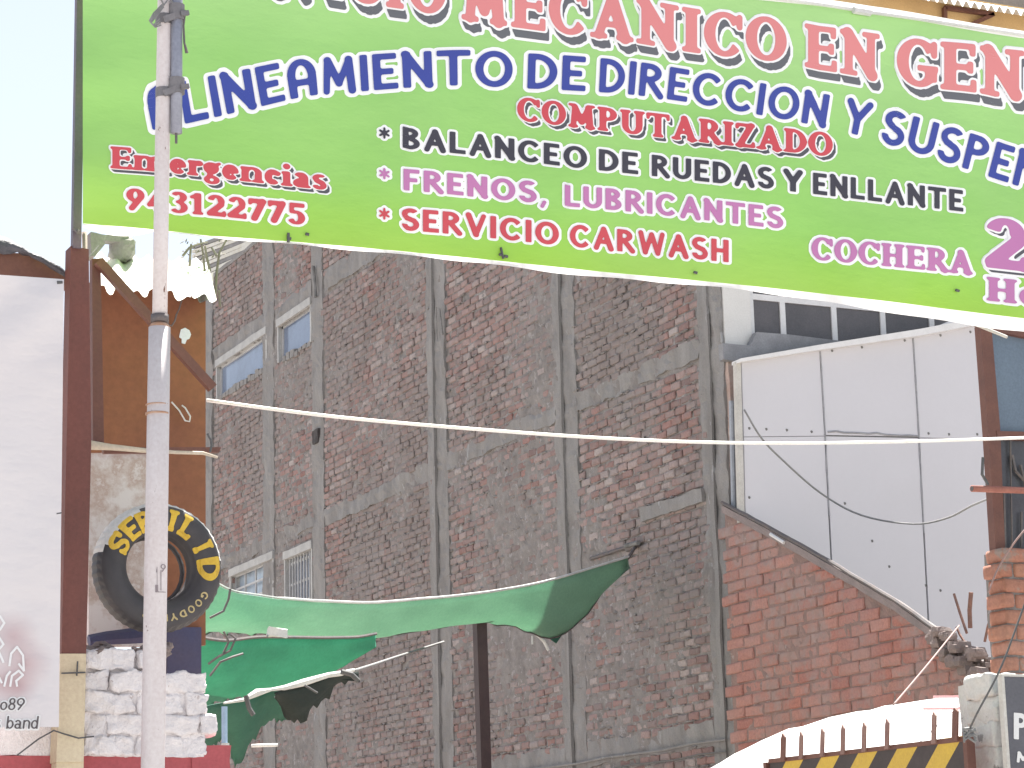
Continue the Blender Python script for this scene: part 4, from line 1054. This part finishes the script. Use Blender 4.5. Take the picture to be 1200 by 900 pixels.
for i in range(40):
    c_ = PY(rr.uniform(214, 262), rr.uniform(281, 305), DY + .1); v_ = Vector((rr.uniform(-1, 1), rr.uniform(-1, 1), rr.uniform(-.6, 1))).normalized()*.035; u_ = v_.orthogonal().normalized()*.006
    g.add([c_, c_ + v_*.5 + u_, c_ + v_, c_ + v_*.5 - u_], [(0, 1, 2, 3)])
tag(g.build('twigs', drym, st), kind='stuff')
# distant slatted roof
dr_ = thing('far_roof', 'pale ribbed roof sheets showing above the far end of the brick wall', 'roof', PX(270, 290, WX + 3))
rib = mat('pale_rib', (0.7, 0.69, 0.64, 1), (0.55, 0.5, 0.4, 1), 3, .6, .1)
for i in range(9):
    g = MB(); a = PX(225, 292 + i*5.2, WX + .6); b = PX(312, 262 + i*4.0, WX + .6); g.prism([a, b, b + Vector((0, 0, .07)), a + Vector((0, 0, .07))], (.25, 0, .05)); g.build('rib', rib if i % 3 else conc, dr_)
# bracket frame: upright, diagonal, lower rod
bf = thing('bracket_frame', 'brown angle iron bracket with a diagonal brace over the ochre sheet wall', 'bracket', PY(110, 520, 11.6))
AY = 11.55
g = MB(); g.prism([PY(a, b, AY) for a, b in ((108, 303), (118, 303), (122, 520), (109, 520))], (0, .05, 0)); g.build('upright', brn, bf)
g = MB(); g.bar(PY(115, 306, AY - .03), PY(249, 455, AY - .03), .045, .04); g.build('diagonal', brn, bf)
g = MB(); g.prism([PY(a, b, AY - .04) for a, b in ((120, 524), (259, 524), (257, 530), (122, 531))], (0, .03, 0)); g.build('lower_bar', brn, bf)
dryw = mat('weathered_cane', (0.55, 0.48, 0.38, 1), (0.4, 0.34, 0.28, 1), 8, .9, .4)
g = MB(); g.tube([PY(a, b, AY - .09) for a, b in ((94, 520), (99, 521), (130, 524), (170, 528), (205, 530), (238, 531), (255, 536))], [.03, .026, .016, .012, .009, .009, .006], 8); g.build('cane', dryw, bf, True)
g = MB(); g.tube([PY(a, b, AY - .07) for a, b in ((99, 272), (100, 330), (102, 390), (99, 440), (97, 490), (95, 520))], [.014, .012, .012, .013, .012, .016], 7); g.build('upright_cane', mat('greyish_cane', (0.33, 0.27, 0.25, 1), (0.24, 0.19, 0.18, 1), 8, .9, .4), bf, True)
g = MB(); g.tube([PY(a, b, AY - .08) for a, b in ((78, 322), (92, 308), (104, 302), (116, 288))], .004, 5); g.build('wire', wire_g, bf)
g = MB(); g.tube([PY(a, b, AY - .1) for a, b in ((243, 508), (247, 515), (248, 522), (246, 530))], .006, 5); g.build('tie', wire_d, bf)

# left roof beam with dark tarp
lr = thing('left_roof', 'brown timber fascia with a dark tarp draped over it at the left edge', 'roof', PY(30, 310, 11.5))
fm = mat('fascia_brown', (0.22, 0.10, 0.065, 1), (0.12, 0.06, 0.05, 1), 1.5, .8, .3)
g = MB(); g.prism([PY(a, b, 11.45) for a, b in ((-200, 296), (0, 296), (38, 297), (60, 306), (83, 326), (83, 334), (-200, 330))], (0, .12, 0)); g.build('fascia', fm, lr)
tarp = mat('dark_tarp', (0.06, 0.06, 0.07, 1), (0.1, 0.1, 0.115, 1), 6, .6, .6, bdist=.02)
g = MB(); rows = []
tpz = interp([(-200, 268), (0, 276), (12, 280), (30, 292), (50, 304), (83, 327)]); lo_ = interp([(-200, 294), (0, 297), (30, 299), (50, 306), (70, 316), (83, 328)])
for i in range(41):
    px = -200 + i*283/40; rows.append([PY(px, tpz(px)*(1-t) + lo_(px)*t, 11.42 - .03*math.sin(3.1*t)) + Vector((0, .03*nz((px*.05, t*2, 3), 1.5), .01*nz((px*.08, t*3, 3), 1))) for t in (0, .2, .4, .6, .8, 1)])
g.grid(rows); o = g.build('tarp', tarp, lr, True); o.modifiers.new('thick', 'SOLIDIFY').thickness = .012

# pale hanging banner at left
PBY = 11.12
pt = NT('pale_banner_print')
c = pt.ramp(pt.noise(.9, 3, .5), [(.3, (0.70, 0.67, 0.675, 1)), (.7, (0.66, 0.625, 0.635, 1))])
rose = (0.42, 0.20, 0.21, 1)
for p_, r_ in ((PY(16, 745, PBY), .13), (PY(30, 778, PBY), .14), (PY(4, 800, PBY), .12), (PY(22, 805, PBY), .10)):
    f_ = pt.blob(p_, r_); c = pt.mix(pt.math('MULTIPLY', pt.math('POWER', f_, 1.3), .55), c, rose)
pt.col(c); pt.b.inputs['Roughness'].default_value = .6
pt.bump(pt.noise(2.2, 4, .5, stretch=(1, 1, 1.8)), .5, .06)
pbn = thing('pale_banner', 'plain pale hanging banner with a rose logo and small dark lettering at the left edge', 'banner', PY(30, 880, PBY))
rows = []
def psurf(px, py, L=0):
    k = (py - 330)/540.0
    w_ = .012*math.sin(px*.06 + 2*k) + .018*nz((px*.012, py*.006, 2), 1.4) + (.02*math.sin((px*.7 + (py-330)*.9)*.07)*max(0, 1 - (py-330)/150.) if py < 480 else 0)
    return PY(px, py, PBY + w_ - .0025*L)
for j in range(41):
    t = j/40; lft = 75 - 6*t; row_ = []
    for i in range(25):
        u = i/24; px = -160 + (lft + 160)*u; py = (322 + (px)*.07)*(1-t) + (852 if px > 0 else 852)*t
        row_.append(psurf(px, py))
    rows.append(row_)
g = MB(); g.grid(rows); o = g.build('sheet', pt.m, pbn, True)
whs = mat('banner_white', (0.8, 0.8, 0.8, 1), (0.76, 0.76, 0.76, 1), 3, .6, 0)
txd = mat('banner_dark_text', (0.10, 0.085, 0.09, 1), (0.09, 0.08, 0.085, 1), 3, .6, 0)
g = MB()
word('oo89', 'thin', 26, lambda s, t, L: psurf(-10 + s*38, 832 - t*14, L), g, out=.14, mi=(1, 0), shear=.12)
word('s band', 'thin', 26, lambda s, t, L: psurf(-7 + s*51, 854 - t*15, L), g, out=.14, mi=(1, 0), shear=.12)
g.build('lettering', [whs, txd], pbn)
g = MB()
for pts in (((0, 722), (5, 730), (0, 738)), ((-4, 742), (4, 755), (-2, 762), (4, 776)), ((11, 780), (13, 766), (20, 758), (27, 768), (28, 786), (22, 778)), ((5, 804), (8, 792), (12, 787)), ((12, 804), (14, 792), (22, 786), (27, 791), (19, 798), (20, 804)), ((-3, 790), (2, 800))):
    for a_, b_ in zip(pts, pts[1:]):
        d_ = Vector((b_[0]-a_[0], b_[1]-a_[1])); n_ = Vector((-d_.y, d_.x)).normalized()*1.3; d_ = d_.normalized()*.7
        g.add([psurf(a_[0]-d_.x+n_.x, a_[1]-d_.y+n_.y, 2), psurf(a_[0]-d_.x-n_.x, a_[1]-d_.y-n_.y, 2), psurf(b_[0]+d_.x-n_.x, b_[1]+d_.y-n_.y, 2), psurf(b_[0]+d_.x+n_.x, b_[1]+d_.y+n_.y, 2)], [(0, 1, 2, 3)])
g.build('logo', whs, pbn)
g = MB(); g.tube([PY(67, 331, PBY - .01), PY(73, 331, PBY - .01)], .008, 6); g.tube([PY(72, 601, PBY - .01), PY(66, 602, PBY - .01)], .005, 6); g.build('eyelet', wire_d, pbn)
for (Y_, pts) in ((PBY + .06, ((-160, 322), (-160, 1300))),):
    g = MB(); g.tube([PY(*pts[0], Y_), PY(*pts[1], Y_)], .03, 8); g.build('hanging_post', brn, pbn)

# ================================================================== TYRE
TYY = 11.42
tc = PY(188, 664, TYY); R_ = .318; r_in = .165
ty = thing('tyre', 'old black tyre sign with yellow hand painted letters hung behind the white pole', 'tyre', tc)
# profile (radius, y) from the hole, over the face, to the tread and round the back
prof = [(r_in + .01, .10), (r_in, .05), (r_in + .004, .01), (r_in + .018, -.012), (r_in + .03, -.016), (.20, -.024), (.24, -.032), (.275, -.03), (.298, -.018), (.310, .0), (.316, .02), (R_, .05), (R_ + .002, .09), (R_, .13), (.312, .155), (.29, .175), (.24, .185), (.19, .175), (r_in, .15)]
prof = [(r, y if y < 0 else y*.72) for r, y in prof]
NS = 96; rub_m = NT('tyre_rubber'); f_ = rub_m.noise(9, 5, .6); rub_m.col(rub_m.ramp(f_, [(.3, (0.035, 0.032, 0.035, 1)), (.7, (0.06, 0.055, 0.058, 1))])); rub_m.b.inputs['Roughness'].default_value = .6; rub_m.bump(f_, .2, .004)
sunlit_rim = mat('tyre_sunlit_white', (0.62, 0.62, 0.6, 1), (0.5, 0.5, 0.48, 1), 9, .7, .3, spots=(0.06, 0.055, 0.055, 1), spot_scale=22, spot_at=.66)  # sunlight on the tyre's top put into the colour, broken by dark specks
g = MB(); vs = []; fs = []
for i in range(NS):
    a = 2*math.pi*i/NS; tread = .004 if i % 2 else 0
    for k, (r, y) in enumerate(prof):
        rr_ = r - (tread if 9 <= k <= 14 else 0); vs.append(tc + Vector((rr_*math.sin(a), y, rr_*math.cos(a))))
n_ = len(prof); g.v = [tuple(v) for v in vs]
for i in range(NS):
    for k in range(n_):
        a, b = i, (i+1) % NS; k2 = (k+1) % n_
        deg = (360.0*(i+.5)/NS + 180) % 360 - 180
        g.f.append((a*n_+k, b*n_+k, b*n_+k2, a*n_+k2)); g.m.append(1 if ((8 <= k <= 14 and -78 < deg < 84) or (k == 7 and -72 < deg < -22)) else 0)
o = g.build('casing', [rub_m.m, sunlit_rim], ty); o.data.polygons.foreach_set('use_smooth', [not (8 <= (j % n_) <= 14) for j in range(len(o.data.polygons))])
def tsurf(r, ang, L):
    y = np.interp(r, [p[0] for p in prof[2:12]], [p[1] for p in prof[2:12]])
    return tc + Vector((r*math.sin(ang), float(y) - .003*L, r*math.cos(ang)))
ylw = mat('yellow_letter_paint', (0.66, 0.44, 0.045, 1), (0.52, 0.33, 0.04, 1), 14, .6, .3)
for ch, dg, hgt, wdt in (('S', -65, .095, .07), ('E', -42, .095, .07), ('R', -22, .09, .07), ('V', -3, .09, .07), ('I', 13, .09, .04), ('L', 34, .095, .075), ('I', 64, .09, .035), ('D', 92, .10, .10)):
    g = MB(); STY['paint'] = (.23, .20, .07 if ch in 'ISL' else 0, 1)
    word(ch, 'paint', 22, lambda s, t, L, dg=dg, hgt=hgt, wdt=wdt: tsurf(.180 + t*hgt*1.15, math.radians(dg) + (s - .5)*wdt*1.12/.235, L), g)
    g.build('painted_letter', ylw, ty)
STY['paint'] = (.2, .18, 0, 1)
ylg = mat('dull_gold_paint', (0.5, 0.4, 0.2, 1), (0.4, 0.32, 0.16, 1), 14, .7, .2)
for i, ch in enumerate('GOODYEAR'):
    g = MB(); dg = 123 + i*10.9
    word(ch, 'paint', 16, lambda s, t, L, dg=dg: tsurf(.236 + t*.036, math.radians(dg) + (s - .5)*.034/.25, L), g)
    g.build('painted_letter', ylg, ty)
# brown sheet visible through the hole
g = MB(); g.tube([tc + Vector((.17*math.cos(a_/24*6.283), .19, .17*math.sin(a_/24*6.283))) for a_ in range(25)], .012, 6); g.build('bead', rub_m.m, ty)
g = MB(); g.tube([tc + Vector((0, .12, .2)), tc + Vector((0, .5, .22))], .01, 6); g.build('hanger', steel_d, ty)

# ================================================================== WHITE POLE
PLY = 10.45
po = thing('white_pole', 'tall white chipped steel pole standing in front of the tyre and banner', 'pole', PY(179, 900, PLY))
pm = mat('pole_paint', (0.68, 0.63, 0.62, 1), (0.58, 0.51, 0.50, 1), 7, .55, .2, spots=(0.16, 0.08, 0.06, 1), spot_scale=20, spot_at=.655, stretch=(1, 1, .4))
k_ = 10.95/2868
base = PY(179, 900, PLY); t1 = PY(187, 384, PLY); dv = base - t1; low = base + dv*(base.z/(-dv.z))
g = MB(); g.tube([low, base, PY(183, 640, PLY), t1], [.054, .0525, .0515, .050], 20); g.build('lower_tube', pm, po, True)
g = MB(); g.tube([PY(187.2, 376, PLY), PY(189, 250, PLY), PY(191.5, 100, PLY), PY(194, -40, PLY), PY(197, -200, PLY)], .0345, 16); g.build('upper_tube', pm, po, True)
rusty = mat('pole_rust', (0.35, 0.17, 0.09, 1), (0.5, 0.36, 0.28, 1), 8, .8, .3, stretch=(1, 1, .3))
g = MB(); g.tube([PY(187, 384, PLY), PY(187.2, 379, PLY)], [.0505, .036], 20); g.build('shoulder', rusty, po, True)
g = MB(); g.tube([PY(187.2, 377.5, PLY), PY(187.3, 369, PLY)], .041, 16); g.build('collar', steel_d, po, True)
g = MB(); g.tube([PY(184.3, 484, PLY), PY(184.3, 486, PLY)], .0545, 16); g.tube([PY(184.4, 474, PLY), PY(184.4, 475, PLY)], .0535, 16); g.build('weld_ring', rusty, po, True)
g = MB()
mk = mat('faded_mark', (0.30, 0.26, 0.27, 1), (0.24, 0.2, 0.21, 1), 20, .7, 0)
def psf(x0, x1, yb, cap): 
    def f(s, t, L):
        px = x0 + s*(x1-x0); cx = 183.; p = PY(px, yb - t*cap, PLY); dx = (px - cx)*k_; p.y -= math.sqrt(max(.054**2 - dx*dx, 0)) + .0; return p
    return f
word('1', 'thin', 16, psf(179, 181, 694, 28), g); word('I', 'thin', 16, psf(184, 185, 694, 24), g); word('9', 'thin', 16, psf(184, 191, 672, 9), g); word('L', 'thin', 16, psf(178, 191, 696, 9), g)
g.build('mark', mk, po)
# galvanised pipe clamped to it
gpx = thing('clamped_pipe', 'grey galvanised pipe clamped to the upper white pole', 'pipe', PY(207, 155, PLY - .02))
galv = mat('galvanised', (0.30, 0.31, 0.37, 1), (0.24, 0.25, 0.30, 1), 5, .45, .1, metal=.3)
g = MB(); g.tube([PY(206.5, 156, PLY - .03), PY(206.8, 80, PLY - .03), PY(208, -200, PLY - .03)], .0275, 16); g.build('tube', galv, gpx, True)
g = MB(); g.tube([PY(206.5, 168, PLY - .03), PY(206.5, 156, PLY - .03)], .006, 6); g.build('drip_tip', steel_d, gpx)
clm = mat('clamp_steel', (0.15, 0.145, 0.155, 1), (0.2, 0.19, 0.2, 1), 9, .6, .3)
for (ya, yb) in ((14, 28), (100, 114)):
    g = MB(); g.tube([PY(207, yb - 4, PLY - .03), PY(207, ya - 8, PLY - .03)], .038, 14); g.tube([PY(192, yb + 1, PLY), PY(192, yb - 10, PLY)], .040, 14)
    g.bar(PY(192, (ya + yb)/2 + 2, PLY - .045), PY(216, (ya + yb)/2 - 6, PLY - .06), .03, .02); g.bar(PY(212, (ya+yb)/2 - 5, PLY - .07), PY(221, (ya+yb)/2 - 6, PLY - .07), .022, .02)
    g.build('clamp', clm, gpx)
g = MB(); g.tube([PY(a, b, PLY - .05) for a, b in ((217, 12), (215, 30), (216, 50), (219, 62))], [.006, .005, .005, .008], 6); g.build('loose_strap', steel_d, gpx)
g = MB()
for i in range(4): g.tube([PY(a + i*.6, b + i, PLY - .06) for a, b in ((190, 5), (180, 15 + i), (175, 24), (180, 29), (187, 22 + i*1.5))], .0035, 5)
g.tube([PY(a, b, PLY - .05) for a, b in ((186, -6), (192, 6), (199, -4), (203, 6))], .006, 5); g.build('wire_coil', wire_g, gpx)

# ================================================================== GREEN BANNER
BNY = 11.1
bot = interp([(97, 262), (170, 268), (240, 276), (400, 288), (560, 303), (700, 318), (870, 334), (1040, 353), (1200, 373), (1300, 387)])
topf = interp([(97, -110), (400, -70), (800, -10), (890, 0), (1015, 15), (1200, 45), (1300, 62)])
def bsurf(px, py, L=0):
    w_ = .016*math.sin(px*.0115 + .6) + .010*math.sin(px*.031 + py*.012) + .012*nz((px*.010, py*.012, 1), 1.0)
    e = max(0, (px - 97)/60.0); w_ += .012*math.exp(-e)*math.sin(py*.055)
    return PY(px, py, BNY + w_ - .0022*L)
bn = NT('green_banner_print')
sp_ = bn.n('ShaderNodeSeparateXYZ'); bn.l(bn.geo.outputs['Position'], sp_.inputs[0])
za, zb2 = PY(97, 262, BNY), PY(1200, 374, BNY)
# height above the bottom edge, printed gradient lime -> green -> pale green
slope = (zb2.z - za.z)/(zb2.x - za.x)
hgt = bn.math('SUBTRACT', sp_.outputs[2], bn.math('ADD', bn.math('MULTIPLY', bn.math('SUBTRACT', sp_.outputs[0], za.x), slope), za.z))
c = bn.ramp(bn.math('DIVIDE', hgt, 1.4), [(.0, (0.31, 0.55, 0.055, 1)), (.12, (0.285, 0.55, 0.075, 1)), (.28, (0.27, 0.55, 0.12, 1)), (.7, (0.27, 0.54, 0.15, 1)), (1.0, (0.34, 0.60, 0.21, 1))])
c = bn.mix(bn.ramp(bn.noise(1.1, 4, .5), [(.35, 0.0), (.7, .10)]), c, (0.55, 0.66, 0.42, 1))
bn.col(c); bn.b.inputs['Roughness'].default_value = .55
bn.bump(bn.mix(.45, bn.noise(2.4, 3, .5), bn.noise(1.0, 5, .55, stretch=(2.2, 1, 5))), .6, .06)
tr2 = bn.n('ShaderNodeBsdfTranslucent'); bn.l(c, tr2.inputs[0]); mx = bn.n('ShaderNodeMixShader'); mx.inputs[0].default_value = .07
bn.l(bn.b.outputs[0], mx.inputs[1]); bn.l(tr2.outputs[0], mx.inputs[2]); bn.l(mx.outputs[0], bn.out.inputs[0])
bt = thing('green_banner', 'large green printed banner advertising car services across the top', 'banner', PY(97, 262, BNY))
rows = []
for j in range(31):
    t = j/30; rows.append([bsurf(px, bot(px)*(1-t) + topf(px)*t) for px in [97 + 1203*i/120 for i in range(121)]])
g = MB(); g.grid(rows); g.build('sheet', bn.m, bt, True)
vin = mat('white_vinyl', (0.88, 0.87, 0.85, 1), (0.82, 0.81, 0.79, 1), 3, .6, .1, trans=.4, mott=.05)
hw = interp([(97, 3), (240, 2.5), (400, 4), (560, 5), (640, 7), (870, 6), (1000, 11), (1100, 15), (1200, 16), (1300, 16)])
g = MB(); g.grid([[bsurf(px, bot(px) - .3 + hw(px)*t, -1 + .4*math.sin(px*.11)*t) + Vector((0, .012*t*math.sin(px*.05), 0)) for t in (0, .5, 1)] for px in [97 + 1203*i/150 for i in range(151)]]); g.build('hem', vin, bt, True)
g = MB(); g.grid([[bsurf(px, topf(px) + .3 - t*(4 + 5*(px > 900)), -1) for t in (0, 1)] for px in [97 + 1203*i/60 for i in range(61)]]); g.build('top_hem', vin, bt, True)
g = MB(); g.tube([bsurf(px, topf(px) - 3 + 1.5*math.sin(px*.02), 2) for px in range(97, 1301, 20)], .012, 6); g.tube([bsurf(1000, topf(1000) - 1, 8), bsurf(1020, topf(1020) - 1, 8)], .022, 6); g.build('top_rope', whe, bt)
g = MB()
for px_, py_ in ((339, 279), (587, 298), (593, 300), (815, 319), (1122, 340), (360, 274)):
    g.tube([bsurf(px_ - 2, py_, 5), bsurf(px_ + 2, py_ + 1, 5)], .008, 5)
g.tube([bsurf(587, 290, 5), bsurf(590, 303, 6)], .007, 5); g.tube([bsurf(338, 273, 6), bsurf(338, 284, 6)], .008, 5); g.build('tie_knots', wire_d, bt)
# fold line at the lower left corner
g = MB(); g.grid([[bsurf(px, 263 + (px-97)*.06 + 9*t*math.sin((px-97)/90*3.14), -3) + Vector((0, .03*t, 0)) for t in (0, .5, 1)] for px in range(99, 190, 6)]); g.build('corner_fold', vin, bt, True)

def ink(name, c1, c2=None): return mat(name, c1, c2 or tuple(x*.93 for x in c1[:3]) + (1,), 2, .55, 0, fine=8, mott=.05)
def grad_ink(name, top, bottom):
    """printed vertical fade inside the letters, by height over the banner's lower edge"""
    t = NT(name); s = t.n('ShaderNodeSeparateXYZ'); t.l(t.geo.outputs['Position'], s.inputs[0])
    h = t.math('SUBTRACT', s.outputs[2], t.math('ADD', t.math('MULTIPLY', t.math('SUBTRACT', s.outputs[0], za.x), slope), za.z))
    c = t.ramp(t.math('DIVIDE', h, 1.2), [(.1, bottom), (.9, top)]); t.col(c); t.b.inputs['Roughness'].default_value = .55; return t.m
iw = ink('ink_white', (0.93, 0.93, 0.93, 1)); ik = ink('ink_dark', (0.10, 0.10, 0.115, 1), (0.085, 0.085, 0.1, 1))
ird = grad_ink('ink_red', (0.70, 0.24, 0.24, 1), (0.50, 0.07, 0.09, 1)); ibl = grad_ink('ink_blue', (0.045, 0.065, 0.32, 1), (0.02, 0.055, 0.33, 1))
ipk = ink('ink_pink', (0.52, 0.20, 0.42, 1)); ibk = ink('ink_black', (0.055, 0.052, 0.07, 1)); ir2 = ink('ink_crimson', (0.60, 0.08, 0.10, 1))
isd = ink('ink_shadow', (0.135, 0.14, 0.155, 1))
ik2 = grad_ink('ink_shadow_fade', (0.13, 0.135, 0.15, 1), (0.05, 0.055, 0.065, 1))
def line(words, base, cap, style, inks, res, out, shadow=None, lean=0.0, gap=.07, name='lettering'):
    bf_ = interp(base) if isinstance(base, list) else base; cf = interp(cap) if isinstance(cap, list) else (lambda x: cap)
    g = MB()
    for (txt, x0, x1) in words:
        def surf(s, t, L):
            px = x0 + s*(x1-x0); sl_ = (bf_(px + 2) - bf_(px - 2))/4; h = cf(px)
            return bsurf(px + lean*sl_*t*h, bf_(px) - t*h*(1 - .1*lean*sl_*sl_), L)
        word(txt, style, res, surf, g, out, shadow, gap)
    return g.build(name, inks, bt)
line([('SERVICIO', 205, 523), ('MECANICO', 540, 922), ('EN', 943, 1031), ('GENERAL', 1051, 1400)],
     [(200, -32), (330, -13), (430, 4), (495, 14), (560, 26), (640, 37), (730, 48), (815, 62), (900, 71), (960, 82), (1075, 101), (1165, 113), (1400, 148)],
     [(200, 62), (540, 58), (900, 51), (1100, 56), (1400, 60)], 'serif', [ird, iw, ik2], 40, .075, (.08, -.21))
line([('^LINE^MIENTO', 179, 600), ('DE', 618, 686), ('DIRECCION', 702, 967), ('Y', 987, 1016), ('SUSPENSION', 1031, 1330)],
     [(150, 160), (185, 151), (235, 141), (305, 125), (365, 112), (425, 107), (475, 103), (545, 100), (600, 103), (668, 106), (740, 111), (808, 120), (865, 130), (915, 139), (955, 147), (1000, 157), (1043, 170), (1105, 189), (1165, 209), (1230, 232), (1330, 270)],
     [(180, 52), (300, 46), (450, 42), (650, 41), (860, 37), (1000, 39), (1200, 42)], 'blue', [ibl, iw], 34, .115, None, .75, .12)
line([('COMPUTARIZADO', 606, 976)], [(606, 141), (720, 155), (850, 170), (976, 184)], 28, 'serif', [ir2, iw, ik], 26, .085, (.12, -.18), gap=.06)
line([('*', 444, 457), ('BALANCEO', 472, 688), ('DE', 702, 748), ('RUEDAS', 764, 907), ('Y', 918, 941), ('ENLLANTE', 953, 1129)], [(440, 170), (480, 175), (688, 198), (908, 222), (1128, 248)], 25, 'sans', [ibk, iw], 26, .13, gap=.14)
line([('*', 444, 457), ('FRENOS,', 473, 641), ('LUBRICANTES', 662, 918)], [(440, 217), (475, 223), (635, 238), (665, 242), (915, 268)], 25, 'sans', [ipk, iw], 26, .13, gap=.14)
line([('*', 444, 457), ('SERVICIO', 471, 655), ('CARWASH', 668, 854)], [(440, 265), (475, 270), (650, 287), (850, 307)], 26, 'sans', [ir2, iw], 26, .13, gap=.14)
line([('Emergencias', 129, 383)], [(127, 197), (200, 203), (300, 214), (383, 223)], 26, 'serif', [ir2, iw, ik], 26, .085, (.12, -.19), gap=.045)
line([('943122775', 148, 358)], [(148, 245), (250, 253), (358, 264)], 25, 'serif', [ir2, iw], 26, .13, gap=.09)
line([('COCHERA', 951, 1140)], [(951, 304), (1050, 313), (1140, 322)], 27, 'serif', [ipk, iw], 26, .13, gap=.06)
line([('24', 1154, 1262)], [(1154, 313), (1262, 325)], 60, 'serif', [ipk, iw, ik], 40, .06, (.05, -.09))
line([('Horas', 1156, 1290)], [(1156, 352), (1290, 367)], 28, 'serif', [ipk, iw], 26, .13, gap=.06)
